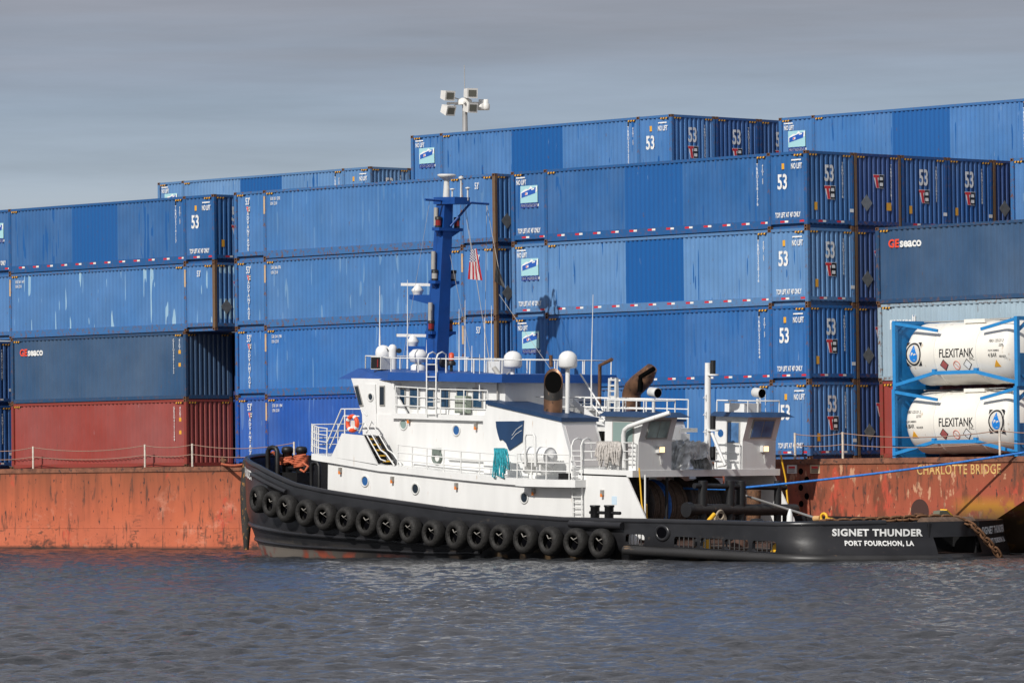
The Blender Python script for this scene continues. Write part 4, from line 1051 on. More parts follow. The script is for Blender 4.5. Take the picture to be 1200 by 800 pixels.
def outline_at(px):
    best = None
    for i in range(2000):
        f = i/1999
        if f < 0.55:
            t = math.pi/2*f/0.55; u, v = UC-8.95*math.cos(t), -5.5*math.sin(t)
        else: u, v = UC+(f-0.55)/0.45*20, -5.5
        c_ = Vector((u-min(max(u, -9.5), 12.5), v, 0)).normalized() if u < -9.5 else Vector((0, -1, 0))
        nx_ = Vector(((u-UC)/8.95**2, v/5.5**2, 0)).normalized() if u < UC else Vector((0, -1, 0))
        p_ = (u+nx_.x*0.30, v+nx_.y*0.30)
        if u < UC and (nx_.x*0.725-nx_.y*0.69) < -0.15: continue
        d = abs(pxu(p_[0], p_[1], 1.0)-px)
        if best is None or d < best[0]: best = (d, p_, nx_)
    return best[1], best[2]
TLAB = {0: "foremost tyre fender, seen almost edge on at the bow", 16: "aftmost tyre fender in the row, just ahead of the first freeing port"}
for i, (px, py) in enumerate(tyres):
    (u, v), nv = outline_at(px-4 if px > 330 else px)
    wv = T(px, py, v)[2]
    r_ = empty("tyre_fender", TLAB.get(i, "black tyre fender hung on a chain along the tugboat's starboard side"), "tyre fender", toworld((u, v, wv)), "tyre fenders along the tugboat's side", (0, TP+rng.normal(0, 0.12), math.atan2(nv.y, nv.x)+math.pi/2+rng.normal(0, 0.06)))
    sc_ = 0.95+0.10*float(rng.random()); r_.scale = (sc_, 1.0, sc_); link("tyre", TY, [rubber], r_); link("hollow_shade", HOLLOW, [dark_void], r_); link("bead", RIMM, [rubber], r_); link("chain", CH_, [chain_m], r_)
# upright bow fender: stacked worn tyres at the stem
b = MB(); 
for k in range(7):
    t = 0.44; u, v = UC-9.2*math.cos(t), -5.65*math.sin(t); wv = 3.0-k*0.42
    b.tube([(u, v, wv+0.19), (u, v, wv-0.19)], 0.26, 12)
b = MB(); t = 0.46; u, v = UC-9.06*math.cos(t), -5.6*math.sin(t)
b.tube([(u, v, 3.15), (u, v, 2.0), (u+0.05, v+0.02, 0.9), (u+0.1, v, -0.4)], [0.12, 0.22, 0.22, 0.10], 12)
b.build("bow_fender", mat("worn_rubber_rust", (0.03, 0.027, 0.024), 0.8, var=0.4, vscale=4, spots=(0.35, 0.17, 0.04), spot_amt=0.10, stretch=(1, 1, 0.4)), tug)

# ---- main deckhouse
V1 = 3.85
top_px = [(371, 540.5), (383, 543.5), (406, 546), (443, 552), (480, 554.5), (540, 561.5), (610, 568), (639, 569.5), (669, 569.2)]
top1 = [T2(px, py-0.5, -V1) for px, py in top_px]
b = MB()
front = T(384, 577, -V1)
tz = lambda u: float(np.interp(u, [q[0] for q in top1], [q[1] for q in top1]))
us_ = [u for u, wv in top1 if front[0]+0.2 < u < 0.8]
poly = [(front[0], 0.9), (1.0, 0.9), (1.0, tz(1.0))]+[(u, tz(u)) for u in us_[::-1]]+[(front[0], tz(front[0]))]
b.prism(poly, -V1, V1); dh = b.build("deckhouse", white, tug)
# wing plates beside the winch
a1, a2 = T2(734, 557, -V1), T2(758, 611, -V1)
for s_ in (-1, 1):
    b = MB(); b.prism([(1.0, 0.9), (a2[0]+0.25, 0.9), (a2[0], a2[1]), (a1[0], 3.18), (2.1, 3.18), (2.1, tz(2.1)), (1.0, tz(1.0))], s_*V1, s_*(V1-0.06)); b.build("wing_plate", white, tug)
# boat deck slab with its sheer, stepping out beside the life raft
def slab(pxs, v, th, v2):
    b = MB(); st = [T2(px, py, -v) for px, py in pxs]
    A = [(u, -v, wv) for u, wv in st]; n = len(A)
    vs = [(u, -v, wv) for u, wv in st]+[(u, v2, wv) for u, wv in st]+[(u, -v, wv-th) for u, wv in st]+[(u, v2, wv-th) for u, wv in st]
    fs = []
    for i in range(n-1):
        fs += [(i, i+1, n+i+1, n+i), (2*n+i, 3*n+i, 3*n+i+1, 2*n+i+1), (i, 2*n+i, 2*n+i+1, i+1), (n+i, n+i+1, 3*n+i+1, 3*n+i)]
    fs += [(0, n, 3*n, 2*n), (n-1, 3*n-1-n+0, 0, 0)][:1]; fs.append((n-1, 3*n-1, 4*n-1, 2*n-1))
    b.add(vs, fs); return b
edge = [(365, 531), (372, 532.5), (383, 534.2), (406, 538), (443, 544.2), (480, 548), (540, 554.6), (575, 558), (612, 561), (669, 562.5)]
slab(edge, V1+0.12, 0.24, V1+0.12).build("boat_deck", white, tug)
e2 = [(604, 560.2), (612, 560.9), (640, 561.7), (674, 562.2)]
slab(e2, V1+0.55, 0.27, -V1+0.1).build("raft_platform", white, tug)
pf = T(679, 548.7, -V1); AFT = 4.9
b = MB(); b.box((pf[0], -V1, pf[2]-0.24), (AFT, V1, pf[2])); plat = b.build("aft_platform", white, tug); PW = pf[2]

# ---- upper house and wheelhouse
V2 = 2.9
hw = T(470, 485, -V2)[2]                           # wheelhouse deck level
f1 = T(424, 505, -V2); f0 = T(427, 540, -V2); a0 = T(571, 490, -V2)
b = MB(); b.prism([(f0[0], 2.7), (a0[0]+0.5, 2.7), (a0[0]+0.5, hw), (f1[0], hw-0.02)], -V2, V2); b.build("upper_house", white, tug)
b = MB(); st = T(462, 485, -V2)[0]
b.box((st, -V2-0.16, hw-0.17), (a0[0], V2+0.16, hw+0.03)); b.build("wheelhouse_deck", white, tug)
wt = T(453, 445.5, -V2)[2]
ft = T(411, 446, -V2)[0]; fb = f1[0]; wa = T(461, 470, -V2)[0]
b = MB(); b.prism([(fb, hw-0.1), (wa, hw-0.1), (wa, wt+0.05), (ft, wt+0.05)], -V2+0.02, V2-0.02); b.build("wheelhouse", white, tug)
b = MB(); wb = T(592, 470, -2.5)[0]; b.box((wa-0.05, -2.5, hw-0.1), (wb, 2.5, wt+0.02)); b.build("wheelhouse_aft", white, tug)
b = MB(); b.prism([T2(452, 447, -V2), T2(457, 447, -V2), T2(477, 484, -V2), T2(462, 486, -V2)], -V2-0.01, -V2+0.05); b.build("wind_break", white, tug)
# roof with its flared blue visor
VR = 3.05
kc = T(453.5, 445.4, -VR)[0]; tipu = T(396, 444, -2.0)[0]; topu = T(420, 432, -1.9)[0]; re = T(588, 449, -VR)[0]
rb = [(kc, -VR), (tipu, -2.0), (tipu-0.5, 0), (tipu, 2.0), (kc, VR), (re, VR), (re, -VR)]
rt = [(kc, -VR+0.06), (topu, -1.9), (topu-0.4, 0), (topu, 1.9), (kc, VR-0.06), (re-0.05, VR-0.06), (re-0.05, -VR+0.06)]
wz = T(453.5, 445.4, -VR)[2]
b = MB(); b.loft([(u, v, wz) for u, v in rb], [(u, v, wz+0.31 if u > kc-0.2 else wz+0.43) for u, v in rt]); b.build("wheelhouse_roof", blue_roof, tug)
roofw = wz+0.33
def window(poly, v, m=glass, rimw=0.05, parent=tug, name="window", fm=None, th=0.02):
    """window on a fore-and-aft wall at v: frame and pane from a photo outline"""
    q = [T2(px, py, v) for px, py in poly]; cx = sum(p_[0] for p_ in q)/len(q); cz = sum(p_[1] for p_ in q)/len(q)
    b = MB(); b.prism(q, v-th, v+0.01); o = b.build(name, fm or grey_m, parent)
    s_ = 1-rimw/ max(0.2, max(abs(p_[1]-cz) for p_ in q))
    b = MB(); b.prism([(cx+(u-cx)*s_*0.93, cz+(wv-cz)*s_) for u, wv in q], v-th-0.012, v-th+0.002); b.build("pane", m, o)
    return o
window([(415, 451.5), (419.5, 451), (426, 475.5), (421.5, 476)], -V2, glass)
window([(445, 451.5), (451, 451.5), (451, 475.5), (445, 475.5)], -V2, glass)
b = MB(); b.prism([T2(428, 450, -V2), T2(440, 450, -V2), T2(442, 501, -V2), T2(428, 501, -V2)], -V2-0.03, -V2); dr = b.build("wheelhouse_door", white, tug)
def porthole(px, py, v, r=0.19, m=glass, parent=tug, name="porthole"):
    c_ = T(px, py, v); b = MB(); b.torus((c_[0], v-0.01, c_[2]), r, 0.035, 'y', 24, 8); o = b.build(name, offwhite, parent)
    b = MB(); b.lathe([(r, -0.008), (0, -0.008)], (c_[0], v, c_[2]), 'y', 24); b.build("pane", m, o); return o
porthole(434.5, 465, -V2-0.03, 0.15, glass, dr)
for x0, x1 in ((463, 475.5), (480, 492), (499, 509), (516, 527), (535, 548), (554, 566)):
    window([(x0, 454), (x1, 455), (x1, 479), (x0, 478)], -2.52, mat("wheelhouse_glass", (0.015, 0.05, 0.10), 0.06))
b = MB(); c_ = T(542, 473, -2.7); b.box((c_[0]-0.3, -2.82, c_[2]-0.35), (c_[0]+0.3, -2.54, c_[2]+0.3))
ac = b.build("air_conditioner", mat("pale_green_box", (0.36, 0.42, 0.34), 0.6), tug)
for k in range(7):
    b = MB(); x_ = c_[0]-0.24+k*0.08; b.box((x_-0.012, -2.84, c_[2]-0.30), (x_+0.012, -2.82, c_[2]+0.25)); b.build("grille_bar", grey_m, ac)
for px in (572, 588, 604):
    b = MB(); c_ = T(px, 470, -1.4); b.box((c_[0]-0.28, -1.8, hw), (c_[0]+0.28, -1.2, hw+0.75)); b.build("deck_locker", offwhite, tug)
for px, py, v, m in ((428, 563.5, -V1, glass_blue), (487, 572.5, -V1, glass), (614.5, 583, -V1, glass), (473, 497, -V2, glass_green), (535, 504, -V2, glass_blue)):
    porthole(px, py, v, 0.20, m)
for px, py, v in ((400, 552.5, -V1), (461, 563, -V1), (536, 570.5, -V1), (626.5, 577, -V1), (707, 579, -V1), (480.5, 493, -V2), (559, 500.5, -V2), (649.5, 505.5, -V2)):
    c_ = T(px, py, v); b = MB(); b.box((c_[0]-0.05, v-0.12, c_[2]-0.02), (c_[0]+0.05, v, c_[2]+0.16)); o = b.build("deck_light", chain_m, tug)
    b = MB(); b.tube([(c_[0], v-0.10, c_[2]-0.09), (c_[0], v-0.10, c_[2]+0.03)], 0.05, 8); b.build("lens", amber, o)
# mushroom vent / hatch on the deckhouse side and a hose reel
c_ = T(513, 535.5, -V2); b = MB(); b.torus((c_[0], -V2-0.04, c_[2]), 0.22, 0.06, 'y', 20, 8); b.box((c_[0]-0.2, -V2-0.12, c_[2]+0.1), (c_[0]+0.2, -V2, c_[2]+0.34)); b.build("hose_reel", mat("green_grey_fitting", (0.13, 0.16, 0.14), 0.6, var=0.3), tug)
b = MB(); b.tube([T(525, 538, -V2-0.08), T(640, 545, -V2-0.08)], 0.03, 6); b.build("wall_pipe", offwhite, tug)

# ---- stair casing, stair and life ring
b = MB(); b.prism([T2(388.5, 535, -3.95), T2(401, 507.5, -3.95), T2(425.5, 510, -3.95), T2(443, 545, -3.95)], -3.97, -3.90); b.build("stair_side_plate", white, tug)
st = MB(); st.prism([T2(424, 509.5, -3.4), T2(447, 510.5, -3.4), T2(465, 546, -3.4), T2(441, 545, -3.4)], -3.42, -3.38); sto = st.build("stair_back", black2, tug)
for k in range(5):
    xa = 427.5+k*4.2; ya = 514+k*6.5
    b = MB(); p0 = T(xa, ya, -3.86); p1 = T(xa+17, ya+0.4, -3.46); b.box((p0[0], -3.86, p0[2]-0.03), (p0[0]+0.22, -3.44, p0[2]+0.02)); b.box((p0[0]+0.18, -3.86, p0[2]+0.02), (p0[0]+0.23, -3.44, p0[2]+0.035)); 
    o = b.build("stair_tread", black2, tug); b = MB(); b.box((p0[0]+0.20, -3.86, p0[2]-0.03), (p0[0]+0.24, -3.44, p0[2]+0.03)); b.build("nosing", yellow, o)
def tube_part(name, pts, r_=0.028, m=None, parent=tug, n=6):
    b = MB(); b.tube(pts, r_, n); return b.build(name, m or white_rail, parent)
for dx in (0, 8.5):
    tube_part("stair_handrail", [T(421+dx, 507, -3.9+dx*0.05), T(427+dx, 494, -3.9+dx*0.05), T(446+dx, 527, -3.9+dx*0.05), T(452+dx, 531, -3.9+dx*0.05), T(462+dx, 545, -3.9+dx*0.05)], 0.03)
    tube_part("stair_handrail", [T(430+dx, 510, -3.9+dx*0.05), T(446+dx, 538, -3.9+dx*0.05), T(452+dx, 540, -3.9+dx*0.05)], 0.025)
c_ = T(413, 496, -4.0); rg_ = tthing("life_ring", "orange life ring with white bands hung at the head of the tugboat's side stair", "life ring", c_)
b = MB(); b.torus((0, 0, 0), 0.27, 0.085, 'y', 28, 10); b.build("ring", mat("orange_buoy", (0.75, 0.085, 0.025), 0.5), rg_)
for k in range(4):
    a = math.pi/4+k*math.pi/2+0.2; b = MB(); cc = (0.27*math.cos(a), 0, 0.27*math.sin(a)); d = (-math.sin(a)*0.05, 0, math.cos(a)*0.05)
    b.tube([(cc[0]-d[0], 0, cc[2]-d[2]), (cc[0]+d[0], 0, cc[2]+d[2])], 0.09, 12); b.build("white_band", white_ink, rg_)
b = MB(); b.box((-0.14, 0.03, -0.3), (0.10, 0.08, 0.12)); b.build("bracket", offwhite, tug, loc=c_)

# ---- railings
def railing(base, h, nr=3, post=1.2, r_=0.025, name="railing", m=None):
    """posts and rails along a path of tug points"""
    b = MB(); P_ = [Vector(p_) for p_ in base]; up = Vector((0, 0, h))
    for k in range(nr): b.tube([p_+up*((k+1)/nr) for p_ in P_], r_, 6)
    for i in range(len(P_)-1):
        L_ = (P_[i+1]-P_[i]).length; n = max(1, round(L_/post))
        for j in range(n+(1 if i == len(P_)-2 else 0)):
            q = P_[i].lerp(P_[i+1], j/n); b.tube([q, q+up], r_*1.1, 6)
    return b.build(name, m or white_rail, tug)
ev = -(V1+0.06)
railing([T(466, 547, ev), T(500, 551, ev), T(540, 555, ev), T(606, 560, ev)], 0.84, 3, 1.05)
railing([T(606, 560.3, -V1-0.5), T(640, 561.7, -V1-0.5), T(667, 562, -V1-0.5)], 0.92, 3, 0.9)
railing([T(383, 534, ev), T(373, 532.5, ev+0.25), T(366.5, 530, ev+1.0), T(365, 528, ev+2.2)], 1.05, 4, 0.55)
railing([(T(365, 528, ev+2.2)[0], ev+2.2, 3.55), (-13.9, 0, 3.6), (T(365, 528, ev+2.2)[0], -ev-2.2, 3.55)], 1.05, 4, 0.9)
tube_part("handrail", [T(383, 519, ev), T(400, 479, ev), T(424, 479, ev), T(430, 487, ev)]); tube_part("handrail", [T(386, 525, ev), T(403, 487, ev), T(421, 487.5, ev)]); tube_part("handrail", [T(404, 479, ev), T(404, 508, ev)])
railing([T(463, 485, -V2-0.12), T(516, 488.5, -V2-0.12), T(571, 490.5, -V2-0.12)], 1.05, 3, 1.3)
railing([(a0[0]+0.2, -0.9, hw-0.3), (1.2, -0.9, hw-0.3), (3.0, -0.9, hw-0.3)], 1.05, 3, 1.1)
railing([(a0[0]+0.2, 0.9, hw-0.3), (3.0, 0.9, hw-0.3)], 1.05, 3, 1.1)
railing([(topu+0.3, -1.8, roofw+0.06), (kc, -VR+0.2, roofw), (re-0.2, -VR+0.2, roofw), (re-0.2, VR-0.2, roofw), (kc, VR-0.2, roofw), (topu+0.3, 1.8, roofw+0.06), (topu+0.3, -1.8, roofw+0.06)], 0.52, 1, 1.5)
railing([T(684, 548.5, -V1+0.05), T(741, 548.5, -V1+0.05), (AFT-0.06, -V1+0.3, PW), (AFT-0.06, -3.62, PW)], 0.92, 3, 0.95)
railing([(AFT-0.06, 1.75, PW), (3.6, 1.75, PW)], 0.92, 3, 0.7)
b = MB(); b.tube([T(684, 549, -V1+0.05), T(684, 522, -V1+0.05)], 0.02); 
# ladder with arched stringers up to the aft platform, and one to the wheelhouse roof
def ladder(px0, px1, yt, yb, v, arch, rungs, name="ladder"):
    b = MB()
    for px in (px0, px1):
        t_ = T(px, yt, v); bo = T(px+ (1 if yb > 560 else 0), yb, v)
        pts = [bo, t_]+([(t_[0]+0.0, v+0.10, t_[2]+0.2), (t_[0], v+0.3, t_[2]+0.28), (t_[0], v+0.5, t_[2]+0.2), (t_[0], v+0.55, t_[2]-0.5)] if arch else [])
        b.tube(pts, 0.03, 6)
    for k in range(rungs):
        y = yt+6+(yb-yt-8)*k/(rungs-1); b.tube([T(px0+(y-yt)/(yb-yt), y, v), T(px1+(y-yt)/(yb-yt), y, v)], 0.02, 5)
    return b.build(name, white_rail, tug)
ladder(670, 681, 522, 608, -V1-0.12, True, 14)
ladder(500, 511, 421, 487, -VR-0.08, True, 5)

# ---- funnel casings with sloping blue roofs, exhausts
VA, VB = -3.2, -1.4
cf = T(571.5, 474, VA); cb = T(657.5, 494, VA); ca = T(664, 548, VA)
slope = (cb[2]-cf[2])/(cb[0]-cf[0])
for s_ in (-1, 1):
    b = MB(); y0, y1 = (VA, VB) if s_ < 0 else (-VB, -VA)
    b.prism([(cf[0]-0.15, 2.6), (ca[0]+0.35, 2.6), (ca[0]+0.35, ca[2]), (cb[0], cb[2]), (cf[0], cf[2]), T2(566, 490, VA)], y0, y1); cs = b.build("funnel_casing", white, tug)
    b = MB(); b.prism([(cf[0]-0.05, cf[2]+0.02), (cb[0]+0.08, cb[2]), (cb[0]+0.08, cb[2]+0.15), (cf[0]-0.05, cf[2]+0.17)], y0-0.06, y1+0.06); b.build("roof", blue_casing, cs)
    b = MB(); b.prism([(y0+0.18, 0), (y1-0.18, 0), (y1-0.30, 0.0), (y1-0.18, 0)], 0, 0.01, 'u')
    # louvred panel on the sloping aft face
    A = Vector((cb[0], 0, cb[2])); B_ = Vector((ca[0]+0.35, 0, ca[2])); dn = (B_-A).normalized(); nr_ = Vector((-dn.z, 0, dn.x)); nr_ = nr_ if nr_.x > 0 else -nr_
    def cp(t, y, o_=0.0): q = A.lerp(B_, t)+nr_*o_; return (q.x, y, q.z)
    b = MB(); b.loft([cp(.08, y0+.15, -.01), cp(.08, y1-.15, -.01), cp(.97, y1-.15, -.01), cp(.97, y0+.15, -.01)], [cp(.08, y0+.15, .02), cp(.08, y1-.15, .02), cp(.97, y1-.15, .02), cp(.97, y0+.15, .02)]); b.build("grey_panel", mat("pale_grey_panel", (0.50, 0.48, 0.48), 0.5), cs)
ub, vb = T(648, 488, -2.3)[0], -2.3
wz0 = T(648, 488, -2.3)[2]
top_c = T(648, 447, -2.3)
n_ = 28; rex = 0.35; zc = top_c[2]+0.03      # near exhaust: upright pipe cut on a steep slant, mouth towards the camera side
low = []; mouth = []; mouth2 = []
for j in range(n_):
    a = 2*math.pi*j/n_; cx_, cy_ = math.cos(a), math.sin(a); tow = cx_*0.725-cy_*0.69
    low.append((ub+rex*cx_, vb+rex*cy_, wz0-0.4)); mouth.append((ub+rex*cx_, vb+rex*cy_, zc-1.30*rex*tow)); mouth2.append((ub+0.9*rex*cx_, vb+0.9*rex*cy_, zc-1.30*0.9*rex*tow-0.06))
b = MB(); b.add(low+mouth, [(j, (j+1) % n_, n_+(j+1) % n_, n_+j) for j in range(n_)], 0, True); b.add(mouth+mouth2, [(j, (j+1) % n_, n_+(j+1) % n_, n_+j) for j in range(n_)], 0)
exh = b.build("exhaust_stack", brown_pipe, tug)
b = MB(); b.add(mouth2, [tuple(range(n_))]); b.build("exhaust_mouth", soot, exh)  # black disc closes the mouth: soot and the bore's shade in one colour
band = [(ub+(x-ub)*1.012, vb+(y-vb)*1.012, z_) for x, y, z_ in mouth]; low2 = [(x, y, zc-0.62+0.25*(z_-zc)) for x, y, z_ in band]
b = MB(); b.add(low2+band, [(j, (j+1) % n_, n_+(j+1) % n_, n_+j) for j in range(n_)], 0, True); b.build("sooty_collar", mat("soot_stained_steel", (0.035, 0.032, 0.03), 0.6, 0.3, var=0.5, vscale=3, spots=(0.22, 0.13, 0.08), spot_amt=0.10, stretch=(1, 1, 0.4)), exh)
b = MB(); b.tube([T(646, 430, -2.0), T(645.5, 418, -2.0), T(645.5, 416, -2.0)], [0.07, 0.07, 0.075], 10); b.build("breather_pipe", brown_pipe, tug)
b = MB(); ep = [T(740, 490, 2.3), T(740, 462, 2.3), T(742.5, 455, 2.3), T(749, 448.5, 2.25), T(757, 441, 2.2), T(764, 431, 2.2)]
b.tube(ep, [0.36, 0.36, 0.37, 0.37, 0.34, 0.22], 18); ex2 = b.build("exhaust_stack", brown_pipe, tug)
b = MB(); b.tube([T(750, 459, 1.9), T(751, 441, 1.9), T(766, 432, 1.9)], 0.10, 8); b.build("blackened_lip", soot, ex2)
b = MB(); b.tube([T(702.5, 477, 1.5), T(703, 428, 1.5), T(717, 421, 1.5)], 0.075, 8); b.build("breather_pipe", brown_pipe, tug)
b = MB(); 
for dx in (0, 7.5): b.bar(T(713.5+dx, 486, 0.2), T(714.5+dx, 443, 0.2), 0.08, 0.08)
for k in range(7): b.bar(T(713.5, 445+k*6.5, 0.2), T(721.5, 445+k*6.5, 0.2), 0.05, 0.06)
b.bar(T(724, 486, 0.9), T(723, 443, 0.9), 0.08, 0.08); b.bar(T(716, 443, 0.2), T(723, 443, 0.9), 0.06, 0.06)
b.build("ladder_frame", offwhite, tug)
# eagle shaped emblem cut from blue plate
em = [(582, 493.5), (600, 493.3), (608, 493.5), (614.5, 492.5), (613, 517), (606, 522), (597.5, 527.5), (594, 519), (589.5, 514.5), (586.5, 515.5), (584, 507), (582.5, 500)]
b = MB(); b.prism([T2(x, y, VA) for x, y in em], VA-0.05, VA-0.01); eo = b.build("wing_emblem", blue_casing, tug)
for k in range(2):
    x0, y0 = 612-k*1.5, 495+k*6; b = MB()
    pts = [(x0, VA-0.056, 0)]
    b.tube([T(612-k*0.6, 498+k*6.0, VA-0.054), T(605-k*0.8, 503+k*5.6, VA-0.054), T(600-k*0.9, 510+k*4.5, VA-0.054)], 0.010, 5); b.build("feather_line", white_ink, eo)
for k in range(0):
    b = MB(); b.tube([T(591+k, 499+k*4.5, VA-0.054), T(600, 498.5+k*4.5, VA-0.054)], 0.007, 5); b.build("feather_line", white_ink, eo)

# ---- aft control cabins
def cabin(v0, v1, u0, u1, label, h=1.92, roof_v=None, pane=None):
    b = MB(); z0, z1 = PW, PW+h; zk = z0+1.05; lean = 0.28
    A = [(u0, v0, z0), (u1, v0, z0), (u1, v1, z0), (u0, v1, z0)]
    b.prism([(u0, z0), (u1, z0), (u1, zk), (u1+lean, z1), (u0, z1)], v0, v1); cb_ = b.build("control_cabin", white, tug, label=label)
    zr = z1
    rb_ = [(u0-0.12, v0-0.25, zr), (u1+lean+0.45, v0-0.25, zr), (u1+lean+0.45, v1+0.25, zr), (u0-0.12, v1+0.25, zr)]
    rt_ = [(u0, v0-0.05, zr+0.17), (u1+lean+0.1, v0-0.05, zr+0.17), (u1+lean+0.1, v1+0.05, zr+0.17), (u0, v1+0.05, zr+0.17)]
    b = MB(); b.loft(rb_, rt_); b.build("roof", blue_casing, cb_)
    # sliding window on the leaning aft face
    def ap(t, v, o_): return (u1+lean*t+o_, v, zk+(z1-zk)*t-o_*0.3)
    a_, c_ = v0+0.30, v1-0.30
    b = MB(); b.loft([ap(.10, a_, .0), ap(.10, c_, .0), ap(.90, c_, .0), ap(.90, a_, .0)], [ap(.10, a_, .03), ap(.10, c_, .03), ap(.90, c_, .03), ap(.90, a_, .03)]); wo = b.build("aft_window", grey_m, cb_)
    mid = (a_+c_)/2
    for x0, x1 in ((a_+0.06, mid-0.02), (mid+0.02, c_-0.06)):
        b = MB(); b.loft([ap(.16, x0, .028), ap(.16, x1, .028), ap(.84, x1, .028), ap(.84, x0, .028)], [ap(.16, x0, .04), ap(.16, x1, .04), ap(.84, x1, .04), ap(.84, x0, .04)]); b.build("pane", pane, wo)
    b = MB(); vm = v0+(v1-v0)*0.62; b.box((u1, vm-0.16, zk-0.42), (u1+0.16, vm+0.16, zk-0.18)); fl = b.build("floodlight", offwhite, cb_)
    b = MB(); b.add([(u1+0.165, vm-0.13, zk-0.40), (u1+0.165, vm+0.13, zk-0.40), (u1+0.165, vm+0.13, zk-0.21), (u1+0.165, vm-0.13, zk-0.21)], [(0,1,2,3)]); b.build("lit_lens", lit, fl)
    b = MB(); b.tube([(u1+0.06, vm, zk-0.42), (u1+0.06, vm, zk-0.62), (u1+0.03, vm+0.10, zk-0.85)], 0.025, 6); b.build("conduit", offwhite, cb_)
    # roof rail and searchlight
    b = MB(); zt = zr+0.17; q = [(u0+0.05, v0+0.05), (u1+0.2, v0+0.05), (u1+0.2, v1-0.05)]
    for x_, y_ in [(u0+0.05, v0+0.05), ((u0+u1)/2, v0+0.05), (u1+0.2, v0+0.05), (u1+0.2, v1-0.05)]: b.tube([(x_, y_, zt), (x_, y_, zt+0.42)], 0.025, 6)
    b.tube([(x_, y_, zt+0.42) for x_, y_ in q], 0.03, 6); b.build("roof_rail", white_rail, cb_)
    b = MB(); cx_, cy_ = (u1-0.1, v0+(v1-v0)*0.5); b.tube([(cx_, cy_, zt), (cx_, cy_, zt+0.5)], 0.06, 8); sl_ = b.build("searchlight", offwhite, cb_)
    b = MB(); d = Vector((0.93, -0.1, -0.08)); c0 = Vector((cx_, cy_, zt+0.72)); b.tube([c0-d*0.28, c0-d*0.2, c0+d*0.25], [0.10, 0.17, 0.185], 16); b.build("drum", offwhite, sl_)
    b = MB(); b.tube([c0+d*0.252, c0+d*0.262], 0.165, 16); b.build("lens", dark_void, sl_)
    return cb_
cA = cabin(-3.55, -1.85, 3.15, AFT-0.02, "starboard control cabin with a bent white vent pipe across its windows", pane=mat("cabin_green_glass", (0.30, 0.38, 0.36), 0.2, var=0.5, vscale=1.5, spec=0.3))  # reflection mixed into the green pane colour
cB = cabin(1.85, 3.62, 3.45, AFT-0.02, "control cabin at the far side with a white box on its roof", pane=mat("cabin_glass", (0.09, 0.20, 0.40), 0.2, var=0.5, vscale=1.5, spec=0.3))  # pane blue holds the reflection and the view through the cabin
b = MB(); b.box((3.8, 2.0, PW+2.09), (4.8, 2.9, PW+2.42)); b.build("roof_box", white, cB)
def side_window(cab, v, u0, u1, z0, z1, m):
    b = MB(); b.box((u0-0.06, v-0.02, z0-0.06), (u1+0.06, v+0.01, z1+0.06)); o = b.build("side_window", grey_m, cab); b = MB(); b.box((u0, v-0.035, z0), (u1, v-0.018, z1)); b.build("pane", m, o)
side_window(cA, -3.55, 3.6, 4.6, PW+1.02, PW+1.72, glass_green)
side_window(cB, 1.85, 4.15, 4.7, PW+0.98, PW+1.70, mat("cabin_glass"))
b = MB(); b.box((3.5, 1.83, PW+0.05), (4.05, 1.85, PW+1.8)); do = b.build("cabin_door", white, cB); b = MB(); b.lathe([(0.14, -0.012), (0, -0.012)], (3.78, 1.83, PW+1.3), 'y', 20); b.build("porthole", glass_blue, do)
b = MB(); b.lathe([(0.22, -0.012), (0, -0.012)], (4.3, -3.55, PW+0.78), 'y', 20)
for i, v in enumerate(b.v): b.v[i] = (v[0], v[1], PW+0.78+(v[2]-PW-0.78)*1.5)
b.build("door_oval", mat("pale_grey_panel"), cA)
b = MB(); b.tube([T(731, 548, -3.75), T(730.5, 510, -3.75), T(732, 503.5, -3.78), T(737, 499.5, -3.8), T(757, 492.5, -3.82), T(785, 483.5, -3.4)], 0.085, 12); b.build("vent_pipe", white, tug)
b = MB(); b.tube([T(600, 468, 0.3), T(690, 492, 0.3)], 0.04); 
# stair from the centre walkway down to the aft platform
for v in (-0.9, -0.2):
    b = MB(); b.bar(T(672, 470, v), T(712, 505, v), 0.06, 0.2); b.build("stair_string", white, tug)
for k in range(6):
    a = Vector(T(672, 470, -0.9)).lerp(Vector(T(712, 505, -0.9)), (k+0.5)/6); b = MB(); b.box((a.x-0.1, -0.9, a.z-0.015), (a.x+0.1, -0.2, a.z+0.015)); b.build("stair_tread", offwhite, tug)
tube_part("handrail", [T(680, 438, -0.9), T(707, 481, -0.9)], 0.035); tube_part("handrail", [T(692, 472, -0.9), T(716, 500, -0.9)], 0.03)
b = MB(); b.box((a0[0], -1.4, hw-0.45), (3.0, 1.4, hw-0.3)); b.build("walkway", offwhite, tug)
b = MB(); b.box((0.8, -0.8, 2.9), (3.1, 0.9, hw-0.5)); b.build("engine_trunk", white, tug)

